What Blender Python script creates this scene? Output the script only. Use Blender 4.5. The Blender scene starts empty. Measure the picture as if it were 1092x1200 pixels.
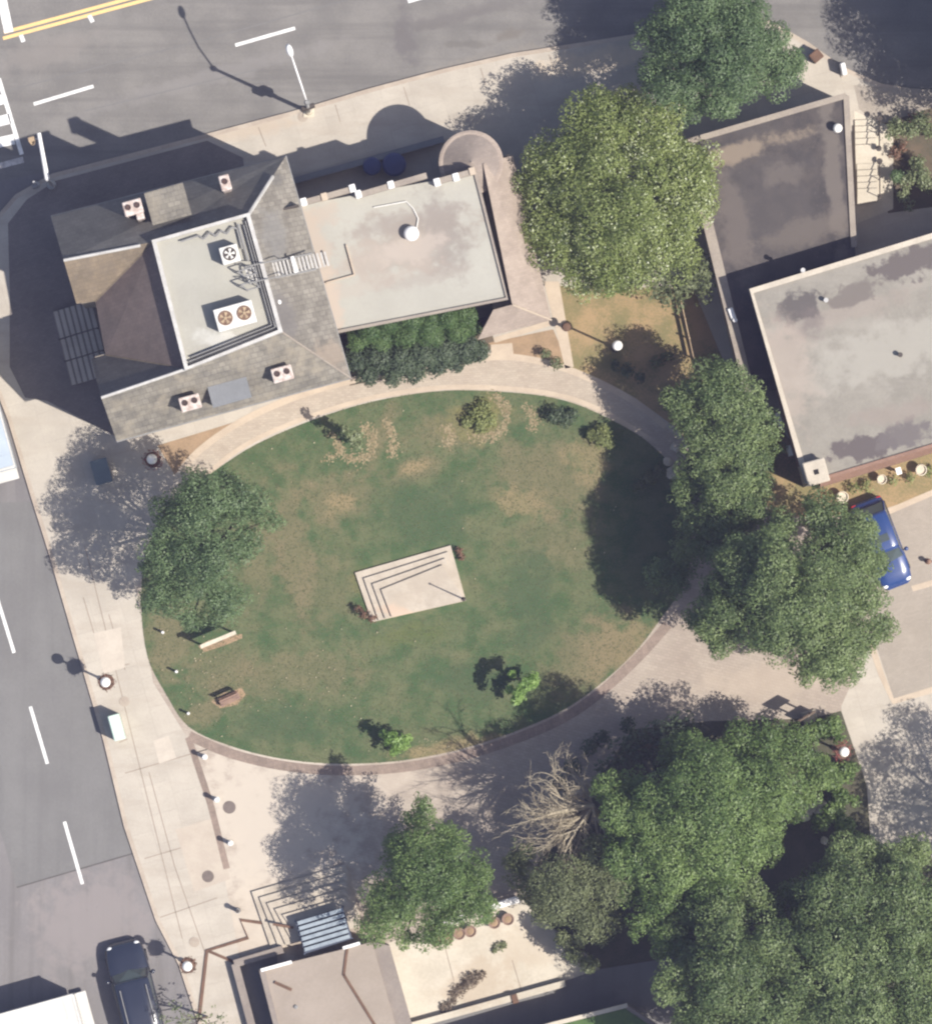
import bpy, bmesh, math, random
import numpy as np
from mathutils import Vector, Matrix
R = math.radians
SC = bpy.context.scene
COL = SC.collection
S = 22.5                      # photo pixels per metre on the ground
NP = (480.0, 760.0)           # ground point right under the camera
H = 450.0                     # flying height
ANG = math.atan2(.267, .963)  # the house's axis
B = .14                       # top of the pavements

def G(px, py): return ((px - 546) / S, (600 - py) / S)
N0 = G(*NP)
def W(px, py, z=B):           # survey point: where a point seen at (px,py) stands if it is z metres up
    g = G(px, py); k = 1 - z / H
    return Vector((N0[0] + (g[0] - N0[0]) * k, N0[1] + (g[1] - N0[1]) * k, z))
def smooth(pts, n=6, closed=True):
    out = []; m = len(pts)
    rng = range(m) if closed else range(m - 1)
    for i in rng:
        if closed: p = [pts[(i + k - 1) % m] for k in range(4)]
        else: p = [pts[min(max(i + k - 1, 0), m - 1)] for k in range(4)]
        for j in range(n):
            t = j / n
            out.append(tuple(.5 * (2 * p[1][a] + (p[2][a] - p[0][a]) * t + (2 * p[0][a] - 5 * p[1][a] + 4 * p[2][a] - p[3][a]) * t * t
                                   + (3 * p[1][a] - p[0][a] - 3 * p[2][a] + p[3][a]) * t ** 3) for a in (0, 1)))
    if not closed: out.append(tuple(pts[-1]))
    return out

# ------------------------------------------------------------------ materials
class NT:
    def __init__(s, name):
        s.m = bpy.data.materials.new(name); s.m.use_nodes = True
        s.t = s.m.node_tree; s.t.nodes.clear()
        s.out = s.n('ShaderNodeOutputMaterial')
    def n(s, typ, **kw):
        nd = s.t.nodes.new(typ)
        for k, v in kw.items(): setattr(nd, k, v)
        return nd
    def put(s, sock, v):
        if hasattr(v, 'is_linked') or isinstance(v, bpy.types.NodeSocket): s.t.links.new(v, sock)
        else: sock.default_value = v
    def pos(s, rot=0, scale=(1, 1, 1), obj=False):
        if obj: src = s.n('ShaderNodeTexCoord').outputs['Object']
        else: src = s.n('ShaderNodeNewGeometry').outputs['Position']
        mp = s.n('ShaderNodeMapping'); s.put(mp.inputs['Vector'], src)
        mp.inputs['Rotation'].default_value = (0, 0, rot); mp.inputs['Scale'].default_value = scale
        return mp.outputs[0]
    def noise(s, vec, scale, detail=4, rough=.55, dist=0):
        nd = s.n('ShaderNodeTexNoise'); s.put(nd.inputs['Vector'], vec)
        nd.inputs['Scale'].default_value = scale; nd.inputs['Detail'].default_value = detail
        nd.inputs['Roughness'].default_value = rough; nd.inputs['Distortion'].default_value = dist
        return nd.outputs['Fac']
    def rng(s, fac, a, b, c=0, d=1):
        nd = s.n('ShaderNodeMapRange'); nd.interpolation_type = 'SMOOTHSTEP'
        s.put(nd.inputs[0], fac)
        for i, v in enumerate((a, b, c, d)): nd.inputs[i + 1].default_value = v
        return nd.outputs[0]
    def mix(s, fac, a, b, mode='MIX'):
        nd = s.n('ShaderNodeMix', data_type='RGBA', blend_type=mode)
        s.put(nd.inputs[0], fac)
        for sock, v in ((nd.inputs[6], a), (nd.inputs[7], b)):
            s.put(sock, (*v, 1) if isinstance(v, tuple) and len(v) == 3 else v)
        return nd.outputs[2]
    def math(s, op, a, b=0.0):
        nd = s.n('ShaderNodeMath', operation=op); s.put(nd.inputs[0], a); s.put(nd.inputs[1], b); return nd.outputs[0]

def mat(name, c1, c2=None, sc=1.2, fine=14, rough=.85, bump=.25, bsc=40, metal=0, spec=.35, stains=(), brick=None,
        streak=None, speck=None, obj=False, contrast=(.35, .65), emit=None, coat=0, wall=False):
    t = NT(name); p = t.pos(obj=obj)
    c2 = c2 or tuple(x * .8 for x in c1)
    big = t.noise(p, sc, 5); fin = t.noise(p, fine, 4, .7)
    f = t.math('ADD', t.math('MULTIPLY', big, .6), t.math('MULTIPLY', fin, .4))
    col = t.mix(t.rng(f, *contrast), c1, c2)
    if brick:                                          # (width, height, mortar, dark amount, rotation)
        w, h, mo, dk, ro = brick
        bk = t.n('ShaderNodeTexBrick'); 
        if wall:                                       # courses run level round the building
            sp = t.n('ShaderNodeSeparateXYZ'); t.put(sp.inputs[0], t.pos(AX)); cb = t.n('ShaderNodeCombineXYZ')
            t.put(cb.inputs[0], t.math('ADD', sp.outputs[0], sp.outputs[1])); t.put(cb.inputs[1], sp.outputs[2]); t.put(bk.inputs['Vector'], cb.outputs[0])
        else: t.put(bk.inputs['Vector'], t.pos(ro))
        bk.inputs['Scale'].default_value = 1; bk.inputs['Brick Width'].default_value = w; bk.inputs['Row Height'].default_value = h
        bk.inputs['Mortar Size'].default_value = mo; bk.inputs['Bias'].default_value = 0
        bk.inputs['Color1'].default_value = (1, 1, 1, 1); bk.inputs['Color2'].default_value = (1 - dk,) * 3 + (1,)
        bk.inputs['Mortar'].default_value = (1 - 1.6 * dk,) * 3 + (1,)
        col = t.mix(1.0, col, bk.outputs['Color'], 'MULTIPLY')
    if streak:                                         # (rotation, x scale, y scale, colour, strength)
        ro, sx, sy, sc_, k = streak
        s1 = t.noise(t.pos(ro, (sx, sy, 1)), 1, 5, .6)
        col = t.mix(t.math('MULTIPLY', t.rng(s1, .45, .7), k), col, sc_)
    for (x, y, z, rx, ry, ro, cc, k) in stains:        # stains and wear with a shape of their own
        w = W(x, y, z)
        nv = t.n('ShaderNodeTexNoise'); t.put(nv.inputs['Vector'], p); nv.inputs['Scale'].default_value = 1.1; nv.inputs['Detail'].default_value = 7
        nv.inputs['Roughness'].default_value = .65
        vm = t.n('ShaderNodeVectorMath', operation='SUBTRACT'); t.put(vm.inputs[0], p); vm.inputs[1].default_value = w
        mp = t.n('ShaderNodeMapping', vector_type='TEXTURE'); t.put(mp.inputs[0], vm.outputs[0])
        mp.inputs['Rotation'].default_value = (0, 0, ro); mp.inputs['Scale'].default_value = (rx / S, ry / S, 1)
        ml = t.n('ShaderNodeVectorMath', operation='MULTIPLY'); t.put(ml.inputs[0], mp.outputs[0]); ml.inputs[1].default_value = (1, 1, 0)
        ln = t.n('ShaderNodeVectorMath', operation='LENGTH'); t.put(ln.inputs[0], ml.outputs[0])
        d = t.math('ADD', ln.outputs['Value'], t.math('MULTIPLY', t.math('SUBTRACT', nv.outputs['Fac'], .5), 3.0))
        col = t.mix(t.math('MULTIPLY', t.rng(d, *((.62, 1.0) if k >= .9 else (.5, 1.35)), 1, 0), k), col, cc)
    if speck:                                          # (scale, threshold, colour, strength)
        vo = t.n('ShaderNodeTexVoronoi'); t.put(vo.inputs['Vector'], p); vo.inputs['Scale'].default_value = speck[0]
        vo.inputs['Randomness'].default_value = 1
        col = t.mix(t.math('MULTIPLY', t.rng(vo.outputs['Distance'], speck[1], speck[1] * .5), speck[3]), col, speck[2])
    bs = t.n('ShaderNodeBsdfPrincipled'); t.put(bs.inputs['Base Color'], col)
    bs.inputs['Roughness'].default_value = rough; bs.inputs['Metallic'].default_value = metal
    bs.inputs['Specular IOR Level'].default_value = spec; bs.inputs['Coat Weight'].default_value = coat
    if bump:
        bp = t.n('ShaderNodeBump'); bp.inputs['Strength'].default_value = bump; bp.inputs['Distance'].default_value = .02
        t.put(bp.inputs['Height'], t.noise(p, bsc, 3)); t.put(bs.inputs['Normal'], bp.outputs[0])
    t.put(t.out.inputs[0], bs.outputs[0])
    return t.m

def leafmat(name, dark, light, rough=.5, spec=.4, trans=.36, hot=None):
    t = NT(name)
    a = t.n('ShaderNodeAttribute', attribute_name='tone')
    col = t.mix(a.outputs['Fac'], dark, light)
    if hot: col = t.mix(t.rng(a.outputs['Fac'], hot[1], 1.0), col, hot[0])
    bs = t.n('ShaderNodeBsdfPrincipled'); t.put(bs.inputs['Base Color'], col)
    bs.inputs['Roughness'].default_value = rough; bs.inputs['Specular IOR Level'].default_value = spec
    tr = t.n('ShaderNodeBsdfTranslucent'); t.put(tr.inputs[0], t.mix(.5, col, tuple(min(1, x * 1.3) for x in light)))
    mx = t.n('ShaderNodeMixShader'); mx.inputs[0].default_value = trans
    t.put(mx.inputs[1], bs.outputs[0]); t.put(mx.inputs[2], tr.outputs[0]); t.put(t.out.inputs[0], mx.outputs[0])
    return t.m

AX = -ANG
BR = (.30, .19, .13)
K = {}
K['asphalt'] = mat('asphalt', (.188, .176, .162), (.138, .13, .122), sc=.5, fine=9, bump=.5, bsc=60, streak=(AX, .06, 1.5, (.115, .108, .102), .6), speck=(1.6, .05, (.075, .07, .068), .7),
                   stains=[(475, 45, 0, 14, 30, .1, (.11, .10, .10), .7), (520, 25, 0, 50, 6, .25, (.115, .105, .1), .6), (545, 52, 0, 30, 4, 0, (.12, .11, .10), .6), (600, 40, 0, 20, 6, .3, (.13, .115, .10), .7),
                           (600, 68, 0, 90, 12, .2, (.20, .18, .155), .6), (60, 60, 0, 60, 18, .27, (.205, .185, .168), .5), (560, 12, 0, 60, 8, .2, (.13, .12, .115), .6), (250, 90, 0, 150, 10, .27, (.2, .187, .178), .5)])
K['asphalt_side'] = mat('asphalt_side', (.185, .172, .168), (.155, .145, .143), sc=.35, fine=6, bump=.5, bsc=60, streak=(AX, 1.5, .06, (.12, .112, .106), .6), speck=(1.6, .05, (.08, .075, .07), .7),
                   stains=[(20, 900, 0, 40, 140, .27, (.21, .19, .175), .5), (110, 1080, 0, 70, 60, .2, (.215, .19, .182), .7)])
K['asphalt_old'] = mat('asphalt_patch', (.163, .158, .152), (.135, .13, .126), sc=.4, fine=7, bump=.5, streak=(AX, 1.6, .08, (.12, .115, .112), .4))
K['asphalt_base'] = mat('asphalt_base', (.17, .16, .155), (.14, .13, .13), sc=.2, fine=5)
K['seam'] = mat('tar_seam', (.085, .075, .07), rough=.7)
K['paint'] = mat('road_paint', (.72, .71, .69), (.52, .51, .495), sc=3, fine=30, bump=.1, speck=(5, .12, (.22, .21, .2), .7))
K['paint_worn'] = mat('road_paint_worn', (.52, .49, .47), (.26, .24, .23), sc=4, fine=25, bump=.1)
K['yellow'] = mat('road_paint_yellow', (.70, .47, .19), (.58, .41, .20), sc=3, fine=30, bump=.1, speck=(5, .12, (.24, .21, .18), .7))
K['concrete'] = mat('pavement_concrete', (.43, .385, .325), (.35, .312, .262), sc=.6, fine=8, bump=.25, contrast=(.3, .7), brick=(1.55, 1.55, .018, .07, AX + 1.5708), speck=(3.2, .06, (.2, .17, .14), .5), streak=(AX + 1.5708, .25, 1.3, (.30, .255, .205), .4),
                    stains=[(300, 150, .1, 60, 10, .27, (.40, .32, .24), .5), (700, 70, .1, 80, 14, .2, (.5, .40, .29), .5)])
K['kerb'] = mat('kerb_stone', (.40, .34, .275), (.31, .255, .205), sc=.8, fine=8)
K['joint'] = mat('pavement_joint', (.27, .22, .175), rough=.95)
K['slab_new'] = mat('pavement_slab_pale', (.46, .405, .34), (.39, .34, .285), sc=1, fine=10)
K['slab_grey'] = mat('pavement_slab_grey', (.41, .355, .29), (.36, .305, .25), sc=1, fine=10)
K['plaza'] = mat('plaza_pavers', (.36, .305, .25), (.305, .252, .207), sc=.5, fine=9, brick=(.30, .15, .012, .13, AX + .5), bump=.3, contrast=(.36, .64), speck=(2.2, .05, (.17, .14, .11), .5), streak=(.3, .5, .9, (.24, .195, .16), .4), stains=[(320, 960, .1, 110, 120, .2, (.44, .385, .32), .85), (300, 1080, .1, 50, 60, .2, (.44, .38, .31), .7), (430, 915, .1, 60, 30, .1, (.39, .33, .27), .6), (900, 800, .1, 90, 20, .1, (.36, .295, .235), .5)])
K['plaza_light'] = mat('plaza_pavers_light', (.31, .27, .225), (.268, .232, .192), sc=.6, fine=9, brick=(.22, .11, .006, .08, AX), bump=.3)
K['path'] = mat('path_pavers', (.40, .34, .27), (.345, .285, .225), sc=.7, fine=9, brick=(.24, .12, .008, .14, AX + .2), bump=.3)
K['border'] = mat('border_pavers', (.27, .205, .165), (.20, .155, .125), sc=1, fine=10, brick=(.12, .24, .008, .18, AX))
K['edge'] = mat('edge_pavers', (.44, .36, .275), (.37, .30, .23), sc=1, fine=10)
K['dirt'] = mat('bare_soil', (.30, .205, .125), (.215, .15, .09), sc=1.1, fine=8, bump=.6, bsc=14)
K['mulch'] = mat('planting_soil', (.12, .088, .06), (.07, .062, .04), sc=1.2, fine=9, bump=.7, bsc=12)
K['drygrass'] = mat('dry_grass', (.29, .20, .105), (.155, .135, .06), sc=.7, fine=8, bump=.7, bsc=16, contrast=(.38, .62))
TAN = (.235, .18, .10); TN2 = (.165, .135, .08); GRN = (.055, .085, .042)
K['lawn'] = mat('lawn_turf', (.052, .088, .038), (.100, .116, .058), sc=.9, fine=13, bump=.9, bsc=16, rough=.95, spec=.15, contrast=(.42, .58), streak=(.4, .55, .75, (.14, .132, .072), .5), speck=(2.6, .07, (.2, .17, .10), .5), stains=[
    (395, 585, .1, 40, 30, .2, TN2, .62), (400, 590, .1, 18, 12, .2, TAN, .7), (345, 640, .1, 22, 80, .1, TN2, .62), (490, 550, .1, 40, 16, .3, TN2, .62), (485, 548, .1, 18, 8, .3, TAN, .8), (640, 560, .1, 70, 40, -.3, TN2, .62), (610, 590, .1, 30, 16, -.2, TAN, .6),
    (690, 540, .1, 26, 26, 0, TAN, .55), (650, 640, .1, 50, 40, 0, TN2, .45), (720, 760, .1, 40, 30, .5, TAN, .75), (690, 770, .1, 60, 40, .6, TN2, .62), (540, 500, .1, 60, 26, .2, TN2, .62), (560, 490, .1, 36, 26, .2, (.16, .15, .06), .7), (450, 505, .1, 40, 10, 1.2, TN2, .6),
    (200, 750, .1, 26, 50, 0, TN2, .62), (260, 790, .1, 40, 30, .3, TN2, .45), (345, 790, .1, 90, 26, .1, TN2, .5), (535, 875, .1, 70, 10, .15, TAN, .8), (300, 640, .1, 30, 60, 0, TN2, .5),
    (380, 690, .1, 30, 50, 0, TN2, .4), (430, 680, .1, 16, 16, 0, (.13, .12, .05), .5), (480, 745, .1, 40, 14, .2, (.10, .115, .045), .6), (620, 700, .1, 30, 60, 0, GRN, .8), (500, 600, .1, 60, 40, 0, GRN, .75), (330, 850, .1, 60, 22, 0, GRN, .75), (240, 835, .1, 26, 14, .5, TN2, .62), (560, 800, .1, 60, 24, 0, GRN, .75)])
K['ground_cover_soil'] = mat('ground_cover_soil', (.085, .075, .048), (.05, .052, .03), sc=1, fine=8, bump=.7, bsc=14)
K['slate'] = mat('roof_slate', (.24, .218, .18), (.155, .142, .122), sc=1.2, fine=10, brick=(.34, .25, .016, .24, AX), bump=.35, rough=.85, contrast=(.36, .64), streak=(AX, 1.2, .35, (.27, .235, .18), .6))
K['slate_grey'] = mat('roof_slate_grey', (.258, .235, .20), (.172, .155, .132), sc=1.1, fine=9, brick=(.34, .25, .016, .24, AX), bump=.35, contrast=(.38, .62), stains=[(333, 378, 9.5, 16, 32, .3, (.13, .12, .115), .75), (325, 210, 9, 8, 8, 0, (.10, .095, .09), .6), (385, 420, 8.6, 20, 20, 0, (.25, .20, .155), .7), (322, 280, 9.6, 14, 30, .3, (.16, .155, .15), .6)])
K['slate_shade'] = mat('roof_slate_shade', (.175, .165, .155), (.135, .13, .122), sc=1, fine=9, brick=(.28, .19, .010, .16, AX), bump=.35)  # darker slate copy: shade of the north-facing slopes put into the colour
K['slate_brown'] = mat('roof_slate_brown', (.195, .15, .135), (.15, .12, .108), sc=1, fine=9, brick=(.28, .19, .010, .12, AX), bump=.35)
K['slate_tan'] = mat('roof_slate_tan', (.25, .195, .135), (.18, .145, .105), sc=1, fine=9, brick=(.28, .19, .010, .16, AX), bump=.35, streak=(AX, 2.5, .6, (.16, .13, .10), .5))
K['lead'] = mat('roof_lead', (.165, .17, .178), (.14, .145, .15), sc=1, fine=8, rough=.6)
K['flashing'] = mat('roof_flashing', (.47, .455, .43), (.35, .335, .315), sc=1.2, fine=9, rough=.55)
K['membrane'] = mat('roof_membrane', (.325, .312, .27), (.28, .268, .232), sc=.6, fine=6, bump=.1, contrast=(.3, .7), stains=[(255, 300, 11, 50, 12, .27, (.30, .29, .25), .5), (300, 410, 11, 60, 12, -.27, (.46, .45, .42), .6)])
RST = (.27, .205, .165)
K['annex_roof'] = mat('annex_roof_felt', (.345, .33, .285), (.305, .29, .25), sc=.6, fine=6, bump=.1, contrast=(.3, .7), stains=[
    (480, 285, 7, 74, 36, .25, (.245, .207, .172), .8), (520, 275, 7, 26, 50, .3, (.20, .175, .155), .6), (470, 260, 7, 60, 12, .3, (.235, .205, .18), .6), (430, 300, 7, 40, 22, .3, (.32, .275, .232), .55), (500, 325, 7, 60, 10, .25, (.255, .22, .19), .5), (440, 330, 7, 70, 10, .3, (.33, .28, .235), .4), (480, 292, 7, 44, 16, .2, (.36, .31, .265), .7),
    (372, 300, 7, 15, 70, .27, (.355, .295, .24), .85), (385, 355, 7, 14, 40, .27, (.38, .315, .255), .85), (378, 250, 7, 16, 14, .27, (.35, .29, .235), .7)])
K['shingle'] = mat('roof_shingle_pink', (.35, .285, .235), (.285, .23, .19), sc=1, fine=12, brick=(.2, .12, .006, .14, AX), bump=.35)
K['turret'] = mat('turret_shingle', (.265, .22, .188), (.215, .178, .153), sc=1, fine=12, brick=(.2, .12, .006, .14, AX), bump=.35)
K['stone_wall'] = mat('house_stone', (.30, .26, .21), (.22, .19, .155), sc=1, fine=7, brick=(.5, .25, .015, .15, 0), bump=.5, wall=True)
K['brick'] = mat('red_brick', (.27, .165, .12), (.21, .125, .09), sc=1, fine=9, brick=(.22, .075, .01, .15, AX), bump=.4, wall=True)
K['chimney'] = mat('chimney_brick_pale', (.53, .465, .425), (.36, .28, .24), sc=4, contrast=(.42, .6), fine=12, bump=.4)
K['flue'] = mat('chimney_flue_clay', (.085, .05, .042), (.05, .035, .03))
K['black'] = mat('flue_opening_dark', (.018, .016, .016), rough=.9)  # paints the dark of the hall chimney's open flue
K['white'] = mat('white_enamel', (.78, .76, .74), (.70, .68, .655), sc=2, fine=12, rough=.5, bump=.05, obj=True)
K['offwhite'] = mat('off_white_paint', (.62, .58, .52), (.50, .46, .41), sc=2, fine=12, rough=.6)
K['unit'] = mat('unit_casing', (.64, .62, .575), (.55, .53, .49), sc=2, fine=12, rough=.5, bump=.05, obj=True)
K['rust'] = mat('fan_rust', (.19, .115, .075), (.12, .07, .045), sc=5, fine=20, rough=.7, obj=True)
K['darkmetal'] = mat('dark_metal', (.062, .05, .042), (.045, .036, .03), rough=.6, obj=True)
K['steel'] = mat('galvanised_steel', (.46, .45, .44), (.36, .35, .34), rough=.45, metal=.3, obj=True)
K['dullsteel'] = mat('dull_steel', (.24, .235, .225), (.18, .175, .17), rough=.6, obj=True)
K['glass'] = mat('window_glass', (.03, .04, .05), (.02, .03, .04), rough=.08, bump=0, spec=.6)
K['globe'] = mat('lamp_globe', (.82, .79, .74), (.78, .75, .70), rough=.3, bump=0, obj=True)
DK = (.068, .06, .058)
K['low_roof'] = mat('low_roof_gravel', (.072, .061, .056), (.045, .040, .040), sc=1.2, fine=11, bump=.6, contrast=(.40, .60), streak=(AX, 1.6, 1.6, (.048, .043, .043), .6), speck=(1.8, .09, (.11, .097, .087), .5), stains=[
    (905, 250, 4, 60, 90, .2, DK, .6), (860, 270, 4, 18, 70, .27, (.12, .10, .088), .65), (975, 200, 4, 10, 120, .1, (.135, .115, .10), .75), (950, 270, 4, 70, 14, .27, (.125, .105, .09), .6), (920, 205, 4, 24, 14, 0, (.13, .11, .095), .5), (860, 180, 4, 70, 10, .3, (.26, .205, .15), .6)])
K['low_trim'] = mat('low_roof_trim', (.285, .245, .20), (.225, .19, .16), sc=1, fine=8)
K['hall_roof'] = mat('hall_roof_felt', (.236, .217, .184), (.18, .165, .14), sc=.9, fine=9, bump=.12, contrast=(.3, .7), streak=(AX, .12, 1.1, (.275, .252, .217), .5), stains=[
    (1050, 410, 6.3, 110, 32, .27, (.29, .272, .235), .75), (980, 370, 6.3, 90, 14, .3, (.25, .21, .18), .5), (935, 360, 6.3, 30, 22, .3, (.088, .078, .074), 1.0), (1000, 345, 6.3, 44, 14, .3, (.13, .112, .10), .9), (950, 378, 6.3, 16, 16, 0, (.12, .10, .095), .6), (1065, 308, 6.3, 48, 20, .3, (.10, .085, .08), 1.0),
    (1010, 525, 6.3, 46, 18, .2, (.095, .08, .078), 1.0), (1062, 508, 6.3, 36, 18, .3, (.115, .10, .098), .9), (1045, 485, 6.3, 60, 12, .2, (.22, .185, .16), .6), (920, 430, 6.3, 30, 60, .27, (.30, .25, .21), .6)])
K['hall_trim'] = mat('hall_roof_trim', (.46, .405, .33), (.37, .325, .265), sc=1, fine=8)
K['hall_wall'] = mat('hall_wall', (.26, .22, .18), (.2, .17, .14), sc=1, fine=8)
K['kiosk_roof'] = mat('kiosk_roof', (.285, .24, .20), (.245, .205, .168), sc=.6, fine=7, bump=.15)
K['kiosk_wall'] = mat('kiosk_wall', (.235, .20, .172), (.19, .16, .14), sc=1, fine=8)
K['terrace'] = mat('terrace_concrete', (.49, .44, .36), (.40, .355, .285), sc=.6, fine=6, bump=.2, stains=[(560, 1150, .1, 50, 26, .3, (.36, .29, .215), .6), (620, 1110, .1, 40, 26, 0, (.40, .33, .25), .5)])
K['monument'] = mat('monument_stone', (.44, .385, .315), (.36, .31, .25), sc=1.3, fine=9, bump=.3, contrast=(.36, .64), brick=(2.2, 1.1, .012, .08, AX), stains=[(500, 680, .9, 30, 14, .3, (.33, .28, .225), .6), (470, 705, .9, 24, 12, .3, (.35, .295, .235), .6), (480, 722, .8, 40, 8, -.3, (.50, .35, .25), .5)])
K['glass_slat'] = mat('glass_slats', (.27, .31, .34), (.17, .20, .23), sc=2, fine=10, rough=.35, spec=.6)
K['slat_dark'] = mat('slat_frame', (.05, .06, .09), rough=.6)
K['green_box'] = mat('cabinet_green', (.50, .60, .52), (.44, .54, .46), rough=.5, bump=.05, obj=True)
K['wood'] = mat('weathered_wood', (.40, .30, .19), (.29, .21, .135), sc=2, fine=14, obj=True)
K['wood_dark'] = mat('dark_brown_shadow', (.15, .085, .055), (.10, .06, .04), sc=2, fine=14, obj=True)
K['pot'] = mat('brown_clay', (.25, .165, .125), (.19, .125, .095), sc=3, fine=14, obj=True)
K['bark'] = mat('tree_bark', (.12, .09, .065), (.07, .055, .042), sc=2, fine=10, bump=.6, bsc=14)
K['deadbark'] = mat('dead_wood', (.36, .31, .225), (.25, .21, .15), sc=2, fine=10)
K['iron'] = mat('cast_iron', (.15, .12, .105), (.11, .088, .075), sc=4, fine=20, rough=.7)
K['iron_pale'] = mat('cast_iron_pale', (.34, .29, .235), (.29, .24, .195), sc=4, fine=20, rough=.7)
K['car_blue'] = mat('car_paint_blue', (.017, .044, .155), (.015, .040, .14), rough=.25, bump=0, spec=.5, coat=.8, obj=True)
K['car_black'] = mat('car_paint_black', (.018, .022, .036), (.016, .02, .033), rough=.22, bump=0, spec=.5, coat=.8, obj=True)
K['car_glass'] = mat('car_glass', (.06, .075, .075), (.05, .065, .065), rough=.06, bump=0, spec=.7, obj=True)
K['tyre'] = mat('tyre_rubber', (.02, .02, .02), rough=.9, obj=True)
K['rim'] = mat('wheel_rim', (.4, .4, .41), rough=.35, metal=.7, obj=True)
K['lampglass'] = mat('headlight_glass', (.75, .75, .75), (.65, .65, .65), rough=.1, bump=0, obj=True)
K['tail'] = mat('tail_light_red', (.35, .02, .02), rough=.2, bump=0, obj=True)
K['truck'] = mat('truck_white_blue', (.40, .45, .50), (.34, .39, .44), sc=.8, fine=6, rough=.4, bump=.03, obj=True)
K['truck_white'] = mat('truck_white', (.56, .545, .51), (.47, .455, .42), sc=.8, fine=6, rough=.4, bump=.03, obj=True)
K['bluetarp'] = mat('blue_plastic', (.03, .045, .13), (.025, .038, .11), rough=.5, obj=True)
K['sign_brown'] = mat('sign_panel_brown', (.13, .09, .06), (.11, .075, .05), rough=.5, obj=True)
K['stone'] = mat('pale_stone', (.56, .50, .40), (.43, .38, .30), sc=3, fine=10, bump=.6)

L = {}
L['oak'] = leafmat('leaf_mid_green', (.062, .100, .034), (.205, .262, .104), .5)
L['oak2'] = leafmat('leaf_blue_green', (.056, .096, .040), (.180, .250, .112), .5)
L['bright'] = leafmat('leaf_fresh_green', (.060, .106, .030), (.200, .275, .090), .5)
L['dull'] = leafmat('leaf_dull_green', (.075, .092, .042), (.21, .235, .115), .6)
L['magnolia'] = leafmat('leaf_yellow_green', (.135, .175, .050), (.33, .375, .135), .4, .5, .4, hot=((.54, .58, .38), .80))
L['hedge'] = leafmat('leaf_dark_hedge', (.045, .068, .038), (.115, .150, .085), .55)
L['ivy'] = leafmat('leaf_ivy', (.050, .100, .032), (.145, .215, .075), .5)
L['lime'] = leafmat('leaf_lime', (.11, .20, .045), (.26, .38, .11), .5)
L['olive'] = leafmat('leaf_olive', (.13, .155, .055), (.27, .29, .11), .6)
L['pale'] = leafmat('leaf_pale', (.10, .13, .055), (.27, .30, .16), .5)
L['rust'] = leafmat('leaf_rust', (.13, .075, .045), (.26, .15, .10), .6)
L['dry'] = leafmat('leaf_dry_brown', (.13, .10, .075), (.25, .20, .15), .6)
L['flower'] = leafmat('petals_red', (.06, .05, .035), (.34, .09, .085), .6)
L['flower_dark'] = leafmat('petals_dark', (.05, .055, .03), (.22, .10, .07), .6)
L['grass'] = leafmat('grass_blades', (.060, .082, .038), (.125, .128, .066), .7, .15, .2)
L['litter'] = leafmat('dry_leaf', (.28, .22, .13), (.46, .40, .28), .8, .1, .1)

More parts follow.
